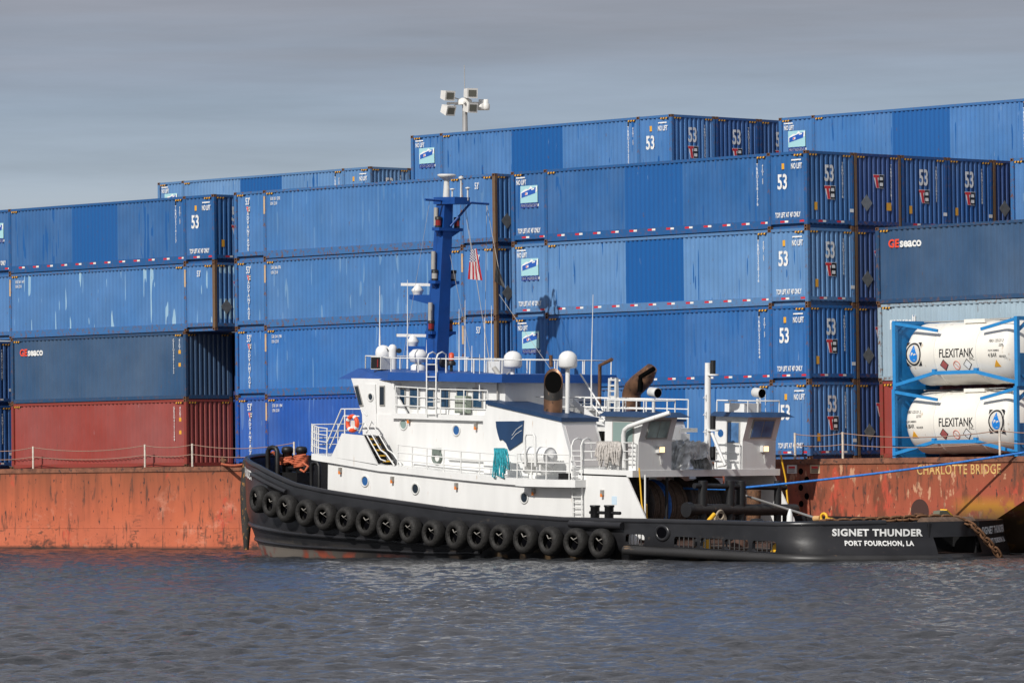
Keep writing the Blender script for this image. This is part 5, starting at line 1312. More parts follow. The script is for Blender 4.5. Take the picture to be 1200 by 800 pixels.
# ---- winch, tow frame and pipes on the aft deck
b = MB(); b.box((1.0, -3.79, 0.8), (1.06, 3.79, 3.16)); b.build("winch_bulkhead", black2, tug)  # black sheet puts the dimness of the winch space into the colour
wc = (3.0, 0.0, 2.0)
b = MB(); b.lathe([(0.55, -1.9), (0.55, 1.9)], wc, 'y', 24); wd = b.build("winch_drum", black2, tug)
for v0 in (-1.9, 0.15, 1.9):
    b = MB(); b.lathe([(0.3, v0-0.05), (1.08, v0-0.05), (1.10, v0), (1.08, v0+0.05), (0.3, v0+0.05)], wc, 'y', 32); b.build("flange", mat("dark_winch_paint", (0.035, 0.03, 0.028), 0.6, var=0.4, vscale=3, spots=(0.10, 0.06, 0.04), spot_amt=0.08), wd)
for k in range(13):
    v0 = -1.75+k*0.14; b = MB(); b.torus((wc[0], v0, wc[2]), 0.90-0.02*(k % 3), 0.075, 'y', 32, 8); b.build("rope_turn", (mat("blue_rope", (0.02, 0.14, 0.5), 0.7, var=0.2, vscale=9) if k in (5, 6) else mat("brown_rope", (0.11, 0.08, 0.06), 0.85, var=0.3, vscale=9)), wd)
for k in range(12):
    v0 = 0.3+k*0.135; b = MB(); b.torus((wc[0], v0, wc[2]), 0.85, 0.07, 'y', 28, 6); b.build("rope_turn", mat("grey_wire_turns", (0.06, 0.055, 0.05), 0.6), wd)
for v0 in (-2.1, 2.1):
    b = MB(); b.prism([(2.0, 0.8), (4.0, 0.8), (3.4, 2.3), (2.6, 2.3)], v0-0.08, v0+0.08); b.build("winch_bed", black2, tug)
# tow frame: big cross pipe on stanchions with an upper bar
fu = 7.6
def at_px(px, py, u):     # tug point on the athwart plane u
    lo, hi = -6.0, 6.0
    for _ in range(40):
        m_ = (lo+hi)/2
        if pxu(u, m_, 1.5) < px: lo = m_
        else: hi = m_
    return (u, m_, T(px, py, m_)[2])
b = MB(); b.tube([at_px(806, 597, fu), at_px(932, 597, fu)], 0.21, 14); b.build("tow_frame_pipe", mat("scuffed_black_steel", (0.022, 0.020, 0.019), 0.5, var=0.35, vscale=3, spots=(0.09, 0.06, 0.045), spot_amt=0.08), tug)
b = MB(); p0 = at_px(806, 597, fu); b.lathe([(0.27, -0.1), (0.27, 0.12)], p0, 'y', 16); b.build("pipe_end_cap", black2, tug)
for px in (823, 855, 868, 911):
    p0 = at_px(px, 563, fu); b = MB(); b.tube([(fu, p0[1], 0.8), (fu, p0[1], p0[2])], 0.17 if px != 911 else 0.14, 12); b.build("tow_post", black2, tug)
for px in (824, 866, 922):
    p0 = at_px(px, 612, fu-0.3); b = MB(); b.box((fu-0.4, p0[1]-0.13, 0.8), (fu-0.1, p0[1]+0.13, 1.9)); b.build("pipe_support", black2, tug)
b = MB(); b.tube([at_px(813, 569, fu), at_px(920, 571, fu)], 0.10, 10); b.build("upper_bar", black2, tug)
b = MB(); b.tube([at_px(842, 598, 6.2), at_px(842, 565, 6.2)], 0.0001) if False else None
b = MB(); p0 = at_px(883, 585, 6.3); b.tube([(6.3, p0[1], 0.8), (6.3, p0[1], p0[2]+0.35)], 0.26, 14); b.build("rusty_bollard", rust, tug)
for px, u in ((781, 4.6), (758, 3.9)):
    p0 = at_px(px, 560, u); b = MB(); b.tube([(u, p0[1], 0.8), (u, p0[1], PW-0.2)], 0.06, 8); b.build("deck_stanchion", black2, tug)
b = MB(); p0 = at_px(763, 560, 5.4); b.tube([T(756, 556, -3.6), T(756, 610, -3.6)], 0.035, 8); b.build("white_stanchion", white_rail, tug)
b = MB(); b.tube([T(749, 548, -3.7), T(752, 590, -3.7), T(754, 600, -3.7)], 0.03, 6); b.build("yellow_hose", yellow, tug)
b = MB(); b.tube([at_px(914, 533, 5.0), at_px(920, 560, 5.0), at_px(923, 590, 5.2)], 0.035, 6); b.build("yellow_hose", yellow, tug)
b = MB(); b.tube([T(757, 590, -2.9), T(757.5, 609, -2.9)], 0.05, 6); b.build("yellow_post", yellow, tug)
# deck clutter seen over and through the bulwark
p0 = at_px(844, 606, 9.0); b = MB()
for k in range(4): b.torus((p0[0], p0[1], p0[2]-0.1+k*0.06), 0.28-0.04*k, 0.045, 'x', 24, 6)
b.build("rope_coil", mat("tan_rope", (0.33, 0.27, 0.2), 0.85), tug)
p0 = at_px(830, 609, 9.2); b = MB(); b.tube([(p0[0], p0[1]-0.2, p0[2]-0.2), (p0[0], p0[1]+0.3, p0[2]+0.2)], 0.08, 8); b.build("yellow_handle", yellow, tug)
p0 = at_px(887, 611, 10.5); b = MB(); b.lathe([(0.28, -0.7), (0.28, 0.0), (0.2, 0.1), (0, 0.12)], p0, 'z', 16); b.build("deck_vent", black2, tug)
p0 = at_px(925.5, 605, 11.5); b = MB(); b.lathe([(0.12, -0.2), (0.11, 0.02), (0.04, 0.26), (0.0, 0.28)], p0, 'z', 14); b.lathe([(0.2, -0.45), (0.2, -0.2)], p0, 'z', 14); b.build("white_buoy", white, tug)
for u, v, c_ in ((8.6, -4.0, black2), (10.4, -4.0, deck_red), (12.4, -4.1, deck_red), (5.9, -4.9, white)):
    b = MB(); b.lathe([(0.3, 0.76), (0.3, 1.02), (0.18, 1.1), (0.18, 1.3), (0, 1.3)], (u, v, 0), 'z', 14); b.build("deck_fitting", c_, tug)
b = MB(); b.box((9.0, -4.9, 0.76), (13.3, -3.6, 0.84)); b.build("hatch", mat("pale_hatch", (0.10, 0.07, 0.05), 0.8, var=0.3), tug)
for u, v in ((9.75, -5.0), (13.1, -5.0)):
    b = MB(); b.prism([(u-0.13, 0.78), (u+0.13, 0.78), (u+0.1, 1.1), (u-0.02, 1.0)], v-0.1, v+0.1); b.build("yellow_chock", yellow, tug)
# double bitts on the side deck, and the sponson under them
for px in (696, 712.5):
    c_ = T(px, 608, -5.25); b = MB(); b.lathe([(0.165, c_[2]-0.6), (0.165, c_[2]+0.42), (0.19, c_[2]+0.44), (0.19, c_[2]+0.5), (0, c_[2]+0.5)], (c_[0], -5.2, 0), 'z', 16); b.build("bitt", black2, tug)
b = MB(); b.tube([T(691.5, 600, -5.2), T(727, 601, -5.2)], 0.06, 8); b.build("bitt_crossbar", black2, tug)
b = MB(); b.tube([T(668, 613.5, -5.62), T(729, 616, -5.62)], 0.13, 10); b.box((T(668, 613, -5.6)[0], -5.62, 1.5), (T(729, 613, -5.6)[0], -5.0, 1.58)); b.build("sponson", black, tug)
b = MB(); c_ = T(720, 586, -V1); b.box((c_[0]-0.13, -V1-0.01, c_[2]-0.15), (c_[0]+0.13, -V1, c_[2]+0.15)); b.build("blue_notice", mat("pale_blue_notice", (0.55, 0.68, 0.78), 0.5), tug)

# ---- foredeck bitts and fairleads
for px, v in ((336.5, -0.9), (353, -0.9)):
    c_ = T(px, 545, v); t_ = T(px, 527, v)[2]
    b = MB(); b.lathe([(0.20, 1.2), (0.20, t_-0.12), (0.235, t_-0.10), (0.235, t_+0.05), (0.18, t_+0.13), (0, t_+0.15)], (c_[0], v, 0), 'z', 20); b.build("bow_bitt", black2, tug)
a, c_ = T(333, 547, -0.9), T(366, 549, -0.9); b = MB(); b.tube([a, c_], 0.12, 10); b.build("bow_bitt_crossbar", black2, tug)
b = MB(); b.box((T(332, 560, -0.9)[0], -1.3, 1.2), (T(357, 560, -0.9)[0], -0.5, T(340, 553, -0.9)[2])); b.build("bow_bitt_base", black2, tug)
def arch(px0, px1, yt, yb, v, r_):
    b = MB(); mid = (px0+px1)/2; b.tube([T(px0, yb, v), T(px0, yt+5, v), T(px0+(mid-px0)*0.3, yt+1.2, v), T(mid, yt, v), T(px1-(px1-mid)*0.3, yt+1.2, v), T(px1, yt+5, v), T(px1, yb, v)], r_, 10); b.build("mooring_staple", black2, tug)
arch(314, 325, 524, 556, -1.5, 0.10); arch(365, 374, 541.5, 575, -2.2, 0.08)
rp = tthing("mooring_rope", "orange mooring rope wound round the black bow bitts of the tugboat", "rope", T(345, 538, -0.9)); at = T(345, 538, -0.9)
orange = mat("orange_rope", (0.48, 0.12, 0.055), 0.8, var=0.25, vscale=10)
b = MB(); ctr = [T(336.5, 540, -0.9), T(353, 541, -0.9)]; pts = []
for bi, (turns, h0, h1) in enumerate(((4, -0.14, 0.16), (7, -0.22, 0.26))):
    pts = []
    for k in range(turns*14+1):
        a = 2*math.pi*k/14; r_ = 0.25+0.02*math.sin(k*1.7); c_ = ctr[bi]
        pts.append((c_[0]+r_*math.cos(a)-at[0], c_[1]+r_*math.sin(a)-at[1], c_[2]+h0+(h1-h0)*k/(turns*14)+0.03*math.sin(a+bi)-at[2]))
    b.tube(pts, 0.048, 6)
for dz in (0.0, 0.12):
    p_, q_ = Vector(ctr[0]), Vector(ctr[1]); b.tube([tuple(p_+Vector((0.1, -0.27, dz-0.05))-Vector(at)), tuple(q_+Vector((-0.1, -0.27, 0.05-dz))-Vector(at))], 0.048, 6)
pts2 = [T(332, 541, -1.1), T(326, 535.5, -1.3), T(320, 529.5, -1.5)]
b.tube([(p_[0]-at[0], p_[1]-at[1], p_[2]-at[2]) for p_ in pts2], 0.06, 6)
pts3 = [T(355, 542, -1.2), T(361, 546, -1.4), T(357, 553, -1.4), T(352, 550, -1.4)]
b.tube([(p_[0]-at[0], p_[1]-at[1], p_[2]-at[2]) for p_ in pts3], 0.05, 6)
b.build("rope", orange, rp)
# line from the bow to the barge
l0 = Vector(toworld(T(320, 529.5, -1.5))); l1 = Vector((on_y(262, 545, YB+0.2)[0], YB+0.2, 0.05))
ln = MB(); pts = []
for k in range(11):
    t = k/10; q = l0.lerp(l1, t); pts.append(tuple(q-l1-Vector((0, 0, 0.25*4*t*(1-t)))))
ln.tube(pts, 0.055, 6)
for s_ in (0.14,): ln.tube([(p_[0], p_[1]-0.1, p_[2]+s_*0.3) for p_ in pts[4:]], 0.05, 6)
o = ln.build("mooring_line", orange, None, l1); tag(o, "orange mooring line from the tugboat bow to the barge's deck edge", "rope")
mb_ = MB(); mb_.tube([(l1.x, l1.y, -0.05), (l1.x, l1.y, 0.42)], 0.10, 10); mb_.tube([(l1.x-0.2, l1.y, 0.25), (l1.x+0.2, l1.y, 0.25)], 0.06, 8); at_b(mb_.build("mooring_bitt", rust, barge))

# ---- mast
mb2 = MB(); w0 = roofw-0.1
def mpt(px, py, v=0.0): return T(px, py, v)
lb, lt = T(503, 432, 0)[0], T(516.5, 240, 0)[0]
wtop = T(520, 238, 0)[2]
A = [(lb, -0.33, w0), (lb+0.72, -0.33, w0), (lb+0.72, 0.33, w0), (lb, 0.33, w0)]
B_ = [(lt, -0.22, wtop), (lt+0.46, -0.22, wtop), (lt+0.46, 0.22, wtop), (lt, 0.22, wtop)]
mb2.loft(A, B_); mast = mb2.build("mast", mast_blue, tug)
def mast_u(wv): t = (wv-w0)/(wtop-w0); return lb+(lt-lb)*t+0.36
for py, bulb in ((267, redlens), (329, grey_m), (388, redlens)):
    wv = T(520, py, 0)[2]; um = mast_u(wv); b = MB(); b.box((um-0.2, -0.52, wv-0.12), (um+0.2, 0.74, wv)); b.prism([(-0.52, wv-0.12), (0.74, wv-0.12), (0.2, wv-0.4), (-0.2, wv-0.4)], um-0.05, um+0.05, 'u'); pl = b.build("light_platform", mast_blue, mast)
    for v in (-0.38, 0.60):
        b = MB(); b.lathe([(0.12, wv), (0.12, wv+0.08)], (um, v, 0), 'z', 12); b.lathe([(0.13, wv+0.30), (0.13, wv+0.42), (0.0, wv+0.42)], (um, v, 0), 'z', 12); b.lathe([(0.115, wv+0.08), (0.115, wv+0.30)], (um, v, 0), 'z', 12, 1); o = b.build("lantern", [black2, bulb], pl)
for py in (350, 419):
    pass
# yard and head
wv = wtop; um = mast_u(wv)
b = MB(); b.box((um-0.45, -0.3, wv-0.05), (um+0.75, 0.5, wv+0.22)); b.build("mast_head", mast_blue, mast)
b = MB(); b.tube([(um, -1.15, wv+0.10), (um+0.1, 2.1, wv+0.02)], 0.045, 8); b.build("yard", mast_blue, mast)
b = MB(); b.tube([(um+0.1, 0.1, wv-0.9), (um+0.5, 0.8, wv+0.05)], 0.05, 6); b.build("yard_brace", mast_blue, mast)
p0 = T(523, 235, 0); p1 = T(523.5, 209, 0)
b = MB(); b.tube([p0, p1], [0.14, 0.10], 10); b.lathe([(0.08, p1[2]-0.1), (0.22, p1[2]), (0.36, p1[2]+0.08), (0.36, p1[2]+0.14), (0.3, p1[2]+0.16), (0, p1[2]+0.17)], (p1[0], 0, 0), 'z', 20); b.build("dome_antenna", offwhite, mast)
for px, v, h in ((540, 0.2, 1.0), (530, 0.1, 0.5), (548, 0.4, 0.55)):
    p0 = T(px, 235, v); b = MB(); b.tube([p0, (p0[0], p0[1], p0[2]+h*0.8)], 0.035, 6); b.lathe([(0.03, h*0.8), (0.10, h*0.82), (0.10, h*0.9), (0, h*0.95)], p0, 'z', 10); b.build("small_aerial", offwhite, mast)
for py, v in ((254, -0.3), (305, -0.4), (365, -0.45)):
    p0 = T(511-(py-254)*0.06, py, v); b = MB(); b.tube([(p0[0], v, p0[2]-0.35), (p0[0], v, p0[2]+0.35)], 0.09, 8); b.build("horn_light", grey_m, mast)
# radars on brackets ahead of the mast
for py, x0, x1, sy in ((349, 484, 507, 333.5), (409, 480, 505, 393)):
    a, c_ = T(x0, py, -0.05), T(x1, py, -0.05); z0 = a[2]
    b = MB(); b.prism([(a[0], z0+0.12), (c_[0]+0.2, z0+0.12), (c_[0]+0.2, z0-0.28), (a[0], z0-0.05)], -0.25, 0.25); br = b.build("radar_bracket", mast_blue, mast)
    px = 489.5 if py < 380 else 484; p0 = T(px, sy, -0.05)
    b = MB(); b.lathe([(0.16, z0+0.1), (0.22, z0+0.25), (0.25, p0[2]-0.22), (0.15, p0[2]-0.10), (0.10, p0[2])], (p0[0], -0.05, 0), 'z', 16); b.build("radar_gearbox", white, br)
    d = Vector((0.60, 0.58, 0)); p0 = Vector(p0); b = MB(); b.bar(p0-d*0.78, p0+d*0.78, 0.14, 0.11); b.build("radar_scanner", white, br)
def mast_wire(p_, q_, name="stay_wire", r_=0.012, m=None): b = MB(); b.tube([p_, q_], r_, 4); b.build(name, m or grey_m, mast)
yt = (um+0.1, 2.0, wv+0.0); ym = (um+0.05, 0.9, wv)
mast_wire((um+0.3, 0.6, wv), T(575, 430, -0.5)); mast_wire(yt, T(568, 430, 1.2)); mast_wire(ym, T(574, 428, 1.5)); mast_wire((um+0.1, 0.1, wv-2.0), T(555, 432, 1.0)); mast_wire((um, -0.9, wv+0.08), T(470, 432, -1.5), r_=0.008); mast_wire(T(585, 345, 1.2), T(645, 432, 0.5)); mast_wire(yt, T(585, 318, 1.2))

# ---- wheelhouse-roof equipment
def dome(px, py, v, r_, hh, foot, name="satellite_dome", pole=0.05):
    c_ = T(px, py, v); b = MB(); b.lathe([(r_*0.25, -r_*0.75), (r_*0.85, -r_*0.68), (r_, -r_*0.45), (r_, r_*0.25), (r_*0.92, r_*0.62), (r_*0.7, r_*0.9), (r_*0.38, r_*1.08), (0, r_*1.14)], c_, 'z', 28); o = b.build(name, white, tug)
    b = MB(); b.tube([(c_[0], v, foot), (c_[0], v, c_[2]-r_*0.7)], pole, 10); b.build("pedestal", white_rail, o); return o
dome(601, 423.5, -1.9, 0.35, 0, hw-0.1, pole=0.085); dome(665.5, 423.5, -1.9, 0.35, 0, 4.9, pole=0.085)
dome(614, 443, -0.5, 0.13, 0, hw-0.3, pole=0.04); dome(636, 453, -0.3, 0.11, 0, hw-0.3, pole=0.03)
dome(449, 414.5, -1.5, 0.30, 0, roofw-0.05, pole=0.12)
c_ = T(460, 409, -1.3); b = MB(); b.lathe([(0.17, -1.1), (0.17, -0.05), (0.17, 0), (0.15, 0.1), (0.09, 0.17), (0, 0.19)], c_, 'z', 20); pt = b.build("camera_post", white, tug)
for s_ in (-1, 1):
    b = MB(); q = Vector(c_)+Vector((0.69, 0.725, 0))*s_*0.25+Vector((0, 0, -0.06)); b.tube([q-Vector((0.1, -0.1, 0)), q+Vector((0.1, -0.1, 0))], 0.10, 10); b.build("camera_eye", black2, pt)
a, c_ = T(439, 432.5, -2.5), T(451, 418, -2.5); b = MB(); b.box((a[0], -2.7, a[2]), (c_[0], -2.2, c_[2])); bx = b.build("light_cabinet", offwhite, tug)
b = MB(); b.box((a[0]+0.02, -2.71, a[2]+0.03), (c_[0]-0.04, -2.70, c_[2]-0.02)); b.build("black_front", black2, bx)
b = MB(); b.box((a[0]+0.38, -2.72, a[2]+0.08), (a[0]+0.44, -2.71, c_[2]-0.1)); b.build("red_strip", redlens, bx)
c_ = T(490, 418, -1.2); b = MB(); b.lathe([(0.0, -0.26), (0.30, -0.2), (0.36, 0.0), (0.36, 0.12), (0.2, 0.28), (0, 0.30)], c_, 'z', 20); b.tube([(c_[0]+0.05, -1.2, roofw), (c_[0], -1.2, c_[2]-0.2)], 0.12, 8); b.lathe([(0.28, roofw), (0.28, roofw+0.22), (0.18, roofw+0.3), (0, roofw+0.3)], c_[:2]+(0,), 'z', 14); b.build("searchlight", white, tug)
for px, yt_, yb, v in ((445, 335, 405, -1.6), (477.5, 328, 432, -2.0), (693, 345, 478, -1.5), (538, 362, 438, 0.5), (545, 345, 438, 1.2), (568, 372, 438, 0.6), (576, 358, 438, 1.4), (553, 405, 438, 0.8), (562, 415, 470, -2.9), (500, 398, 415, -0.3)):
    b = MB(); b.tube([T(px-(yb-yt_)*0.004*0, yb, v), T(px, yb-(yb-yt_)*0.35, v), T(px+(2 if px == 693 else 0.0), yt_, v)], [0.04, 0.022, 0.010], 6); b.build("whip_aerial", white_rail, tug)
b = MB(); c_ = T(529, 425, -0.8); b.tube([(c_[0], -0.8, roofw), (c_[0], -0.8, c_[2]+0.1)], 0.06, 8); b.lathe([(0.16, -0.1), (0.18, 0), (0.1, 0.1)], c_, 'z', 10); b.lathe([(0.2, -0.35), (0.2, -0.2)], (c_[0]-0.15, c_[1], c_[2]), 'x', 10); lo_ = b.build("signal_stand", black2, tug)
b = MB(); b.lathe([(0.10, 0.1), (0.10, 0.36), (0.0, 0.4)], c_, 'z', 12); b.build("red_beacon", mat("orange_red_beacon", (0.6, 0.07, 0.02), 0.4), lo_)
a, c_ = T(570, 436, 0.8), T(592, 423, 0.8); b = MB(); b.box((a[0], 0.8, a[2]-0.2), (c_[0]-0.3, 1.6, c_[2])); b.build("roof_locker", offwhite, tug)
b = MB(); c_ = T(583, 437, -2.6); b.tube([T(579, 431, -2.6), T(588, 444, -2.6)], 0.1, 10); b.tube([T(588, 444, -2.6), T(597, 436, -2.6)], 0.03, 6); b.tube([T(583, 440, -2.6), T(583, 470, -2.6)], 0.035, 6); b.build("angled_floodlight", grey_m, tug)
b = MB(); c_ = T(662, 465, 1.0); b.box((c_[0]-0.3, 0.8, hw-0.3), (c_[0]+0.3, 1.3, hw+0.5)); b.build("yellow_locker", mat("pale_yellow_locker", (0.60, 0.50, 0.16), 0.6), tug)
for px in (605, 622, 640, 690):
    b = MB(); c_ = T(px, 470, 0.4); b.box((c_[0]-0.25, 0.2, hw-0.3), (c_[0]+0.25, 0.7, hw+0.28)); b.build("ventilator_box", mat("grey_box_paint", (0.33, 0.32, 0.30), 0.6, var=0.15), tug)

# ---- pole with signal lights between the aft cabins
b = MB(); b.tube([T(829, 549, 0.4), T(829.5, 425, 0.4)], [0.13, 0.11], 12); sp_ = b.build("signal_mast", white, tug)
for py in (431, 496, 532):
    c_ = T(835.5, py, 0.5); b = MB(); b.tube([(c_[0], 0.5, c_[2]-0.22), (c_[0], 0.5, c_[2]+0.28)], 0.10, 10); o = b.build("signal_light", black2, sp_)
    b = MB(); b.lathe([(0.22, -0.28), (0.22, -0.22), (0, -0.22)], c_, 'z', 14); b.build("tray", offwhite, o)
for k in range(5):
    b = MB(); y_ = 462+k*20; b.tube([T(828, y_, 0.3), T(824, y_+4, 0.1), T(828, y_+6, 0.3)], 0.015, 5); b.build("step_iron", white_rail, sp_)
b = MB(); a = T(834, 505, 0.3); b.tube([T(834, 507, 0.3), T(850, 545, 0.3)], 0.06, 8); b.tube([T(850, 545, 0.3), T(842, 546, 0.3)], 0.04, 8); b.build("brace", white_rail, sp_)
b = MB(); a = T(790, 515, 0.2); b.box((a[0], -0.3, a[2]), (a[0]+0.35, 0.2, a[2]+0.5)); b.build("white_box", white, tug)

# ---- loose things on board
# life raft canister on its cradle
rc = T(631, 535, -V1-0.15); rf = tthing("life_raft", "white ribbed life raft canister lying on its cradle beside the blue emblem", "life raft", rc)
b = MB(); pr = [(0.0, -0.78), (0.24, -0.74), (0.34, -0.6)]
for k in range(9):
    x = -0.55+k*0.135; pr += [(0.35, x), (0.37, x+0.03), (0.37, x+0.08), (0.35, x+0.11)]
pr += [(0.34, 0.62), (0.24, 0.76), (0.0, 0.80)]
b.lathe(pr, (0, 0, 0), 'x', 28); b.build("canister", white, rf)
b = MB(); b.box((-0.5, -0.3, -0.62), (-0.42, 0.3, -0.2)); b.box((0.35, -0.3, -0.62), (0.43, 0.3, -0.2)); b.box((-0.5, -0.03, -0.66), (0.43, 0.03, -0.58)); b.build("cradle", white_rail, rf)
b = MB(); q = [T(616, 546, -V1-0.6), T(615, 512, -V1-0.6), T(617, 508.5, -V1-0.6), T(625, 508.5, -V1-0.6), T(627, 512, -V1-0.6), T(627.5, 546, -V1-0.6)]
b.tube(q, 0.045, 8); b.build("raft_guard", white_rail, tug)
# teal rope hung over the rail, pale ropes over the platform rail
def hung_rope(px0, px1, yt, yb, v, m, label, n, seed):
    rr = random.Random(seed); at = T((px0+px1)/2, yt, v); r_ = tthing("rope_hank", label, "rope", at)
    b = MB()
    for k in range(n):
        px = px0+(px1-px0)*(k+0.5)/n; bot = yb-rr.uniform(0, 0.45)*(yb-yt); sway = rr.uniform(-3.5, 3.5); vv = v-0.05-0.06*rr.random()
        pts = [T(px+rr.uniform(-2, 2), yt+6, v+0.07), T(px, yt+0.5, v), T(px+rr.uniform(-1, 1), yt+6, vv), T(px+sway*0.6, (yt+bot)/2, vv-0.04), T(px+sway, bot, vv), T(px+sway+2.5, bot+1.2, vv), T(px+sway*0.4+3, (yt+bot)/2, vv), T(px+2.2, yt+1, v)]
        b.tube([(p_[0]-at[0], p_[1]-at[1], p_[2]-at[2]) for p_ in pts], 0.032, 6)
    b.build("rope", m, r_)
teal = mat("teal_rope", (0.02, 0.30, 0.36), 0.8, var=0.3, vscale=12, spots=(0.01, 0.08, 0.14), spot_amt=0.14)
hung_rope(579, 592, 525, 559, -V1-0.1, teal, "hank of teal rope hung over the boat deck rail under the blue emblem", 11, 3)
b_old = hung_rope(699, 725, 517, 546, -V1-0.02, mat("grey_white_rope", (0.46, 0.43, 0.40), 0.85, var=0.35, vscale=14), "grey-white rope bundle hung over the rail in front of the cabin with the bent pipe", 22, 5)
# crumpled tarpaulin between the cabins
at = T(807, 548, 0.0); tr = tthing("tarpaulin", "crumpled silver and blue tarpaulin heaped between the two aft cabins", "tarpaulin", at)
g = MB(); NX, NY = 26, 16; L0 = T(792, 548, -1.2)[0]; L1 = T(826, 548, -0.2)[0]; rr = np.random.default_rng(8)
noi = rr.normal(0, 1, (NX, NY)); 
noi = (noi+np.roll(noi, 1, 0)+np.roll(noi, 1, 1))/2.2
vs = []
for i in range(NX):
    for j in range(NY):
        s_ = i/(NX-1); t_ = j/(NY-1); u = L0-0.3+(L1-L0+0.5)*s_; v = -1.5+1.6*t_
        hgt = 1.0*min(1, 5*t_)*min(1, 5*(1-t_))*min(1, 6*s_+0.4)*min(1, 6*(1-s_)+0.4)*(0.92+0.10*math.sin(9*s_))
        vs.append((u-at[0]+0.04*noi[i, j], v-at[1]+0.07*noi[(i+3) % NX, j], PW+max(0.01, hgt+0.05*noi[i, j]*(hgt > 0.1))-at[2]))
g.add(vs, [(i*NY+j, (i+1)*NY+j, (i+1)*NY+j+1, i*NY+j+1) for i in range(NX-1) for j in range(NY-1)])
g.build("sheet", mat("silver_tarp", (0.52, 0.53, 0.52), 0.35, var=0.55, vscale=3.5, spots=(0.02, 0.10, 0.22), spot_amt=0.06, bump=1.0, bscale=4.5), tr)
# flags
def flag(name, label, pts_px, v, paint, fold, seed):
    """cloth hanging from (px,py) corners: top-left, top-right, bottom-right, bottom-left"""
    at = T(pts_px[0][0], pts_px[0][1], v); r_ = tthing(name, label, "flag", at)
    A, B_, C_, D_ = [Vector(T(x, y, v)) for x, y in pts_px]; nu, nv_ = 7, 22; vs = []; b = MB()
    for j in range(nv_+1):
        for i in range(nu+1):
            s_, t_ = i/nu, j/nv_; p_ = A.lerp(B_, s_).lerp(D_.lerp(C_, s_), t_)
            p_ = p_+Vector((0.5, -0.75, 0))*fold*math.sin(s_*9+t_*2.2)*(0.35+0.65*t_); vs.append(tuple(p_-Vector(at)))
    W_ = nu+1
    for j in range(nv_):
        for i in range(nu):
            b.add([vs[j*W_+i], vs[j*W_+i+1], vs[(j+1)*W_+i+1], vs[(j+1)*W_+i]], [(0,1,2,3)], paint(i/nu, j/nv_, i, j))
    me = b.mesh("cloth"); bm = bmesh.new(); bm.from_mesh(me); bmesh.ops.remove_doubles(bm, verts=bm.verts[:], dist=1e-4); bm.to_mesh(me); bm.free()
    return r_, me
def us(s, t, i, j):
    if t < 0.40 and i < 5: return 2 if (i+j) % 2 else 0
    return 1 if i % 2 == 0 else 0
r_, me = flag("flag", "red and white striped national flag with blue canton hanging limp from the mast rigging", ((551.5, 293), (558.5, 291), (565, 328.5), (548.5, 327)), 0.5, us, 0.07, 1)
link("cloth", me, [mat("flag_white", (0.55, 0.52, 0.52), 0.8), mat("flag_red", (0.36, 0.008, 0.016), 0.8), mat("flag_blue", (0.02, 0.03, 0.14), 0.7)], r_)
r_, me = flag("flag", "small black pennant hanging from a wire in front of the rusty container post", ((581, 311), (584, 312), (592, 338), (580, 330)), 1.2, lambda s, t, i, j: 0, 0.05, 2)
link("cloth", me, [black_ink], r_)
# blue tow line to the barge and grey tow wire, rusty chain over the stern
pts = [Vector(toworld(at_px(800, 572, 3.6))), Vector(toworld(at_px(850, 573, 7.2)))]
e_ = on_y(1203, 529.5, YB+0.15); endp = Vector((e_[0], e_[1], e_[2])); s0 = pts[1]
tl_ = MB(); P_ = [pts[0]]
for k in range(15):
    t = k/14; q = s0.lerp(endp, t); q.z -= 0.10*4*t*(1-t); P_.append(q)
tl_.tube([tuple(p_-s0) for p_ in P_], 0.042, 8); o = tl_.build("tow_line", mat("bright_blue_rope", (0.02, 0.16, 0.52), 0.7, var=0.3, vscale=14), None, s0); tag(o, "bright blue rope stretched from the tugboat winch up to the barge deck", "rope")
a = Vector(toworld(at_px(872, 580, 7.0))); c_ = Vector(toworld(at_px(958, 607.5, 13.2)))
b = MB(); b.tube([(0, 0, 0), tuple(c_-a)], 0.045, 8); o = b.build("tow_wire", mat("grey_wire_rope", (0.30, 0.29, 0.28), 0.5, 0.4), None, a); tag(o, "grey steel tow wire sloping from the winch to the yellow shackle", "tow wire")
sh = tthing("shackle", "yellow and tan shackle lying on the bulwark at the end of the tow wire", "shackle", at_px(958, 607.5, 13.2))
b = MB(); b.torus((0.25, 0.05, 0.05), 0.14, 0.05, 'y', 20, 8); b.build("bow", yellow, sh)
b = MB(); b.tube([(-0.15, 0, 0.0), (0.12, 0, 0.02)], [0.11, 0.09], 10); b.build("thimble", mat("tan_thimble", (0.55, 0.33, 0.14), 0.6), sh)
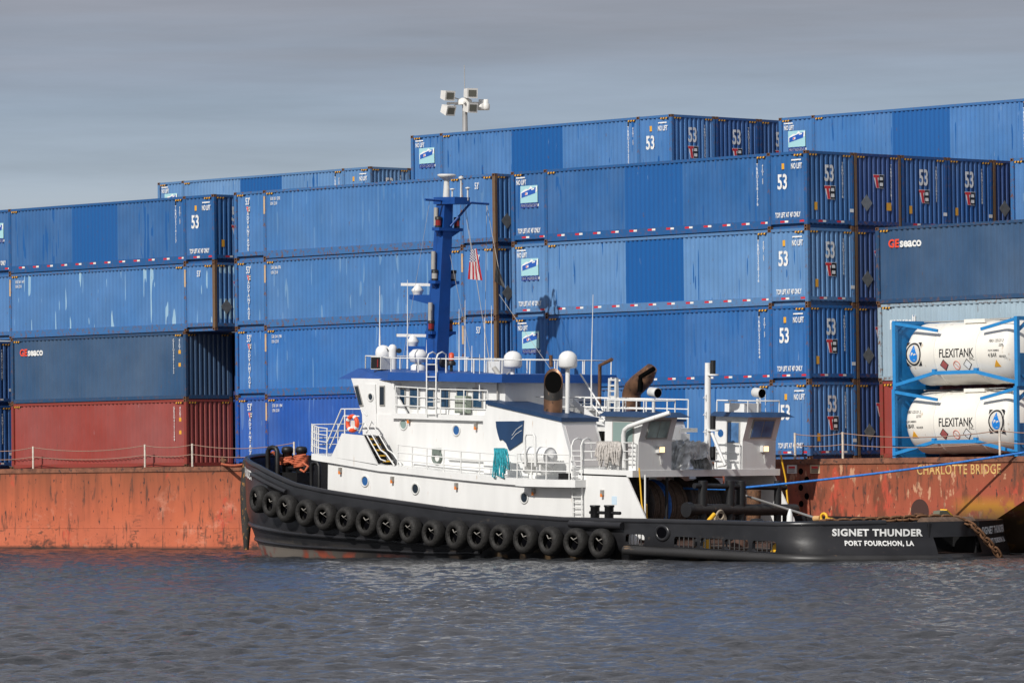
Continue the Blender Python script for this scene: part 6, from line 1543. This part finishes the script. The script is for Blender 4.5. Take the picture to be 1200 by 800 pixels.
b = MB(); b.tube([(0.35, 0.05, 0.02), (0.7, 0.05, 0.0)], 0.05, 8); b.build("pin", yellow, sh)
def chain(path, label, step=0.29, r_=0.042):
    at = path[0]; o = tthing("anchor_chain", label, "chain", at); P_ = [Vector(p_) for p_ in path]; k = 0
    dist = [0]
    for i in range(1, len(P_)): dist.append(dist[-1]+(P_[i]-P_[i-1]).length)
    s_ = 0.0
    def at_s(x):
        for i in range(1, len(P_)):
            if x <= dist[i]: return P_[i-1].lerp(P_[i], (x-dist[i-1])/(dist[i]-dist[i-1]))
        return P_[-1]
    while s_ < dist[-1]-step:
        p_ = at_s(s_); q = at_s(s_+step); d = (q-p_).normalized(); sd = d.cross(Vector((0.3, -0.5, 1))).normalized(); up = sd.cross(d)
        wv_ = (sd if k % 2 == 0 else up)*0.105; l_ = d*0.15; c_ = (p_+q)/2-Vector(at); b = MB(); ring = []
        for j in range(13):
            a = 2*math.pi*j/12; x_ = max(-1, min(1, 1.3*math.cos(a))); ring.append(tuple(c_+l_*1.25*x_*(0.8 if abs(x_) == 1 else 1)+d*0.06*math.cos(a)+wv_*math.sin(a)))
        b.tube(ring, r_, 6); b.build("link", rusty_chain, o); s_ += step*0.80; k += 1
chain([at_px(962, 611, 13.6), at_px(985, 611, 14.3), at_px(1030, 609, 15.2), at_px(1065, 607, 15.8), at_px(1100, 606, 16.3), at_px(1122, 607, 16.6), at_px(1140, 615, 17.1), at_px(1152, 628, 17.3), at_px(1166, 643, 17.5), at_px(1176, 657, 17.6)], "rusty iron chain running along the stern bulwark and down into the water")
at = at_px(1103, 603, 15.8); pd = tthing("chafing_pad", "small grey and yellow pad lying under the rusty chain at the stern", "pad", at)
b = MB(); b.prism([(-0.3, -0.1), (0.5, -0.12), (0.1, 0.16), (-0.25, 0.14)], -0.15, 0.15, 'u'); b.build("pad", mat("pad_grey_green", (0.14, 0.14, 0.10), 0.7), pd)
b = MB(); b.prism([(0.5, -0.12), (0.56, -0.10), (0.12, 0.20), (0.1, 0.16)], -0.16, 0.16, 'u'); b.build("pad_edge", yellow, pd)
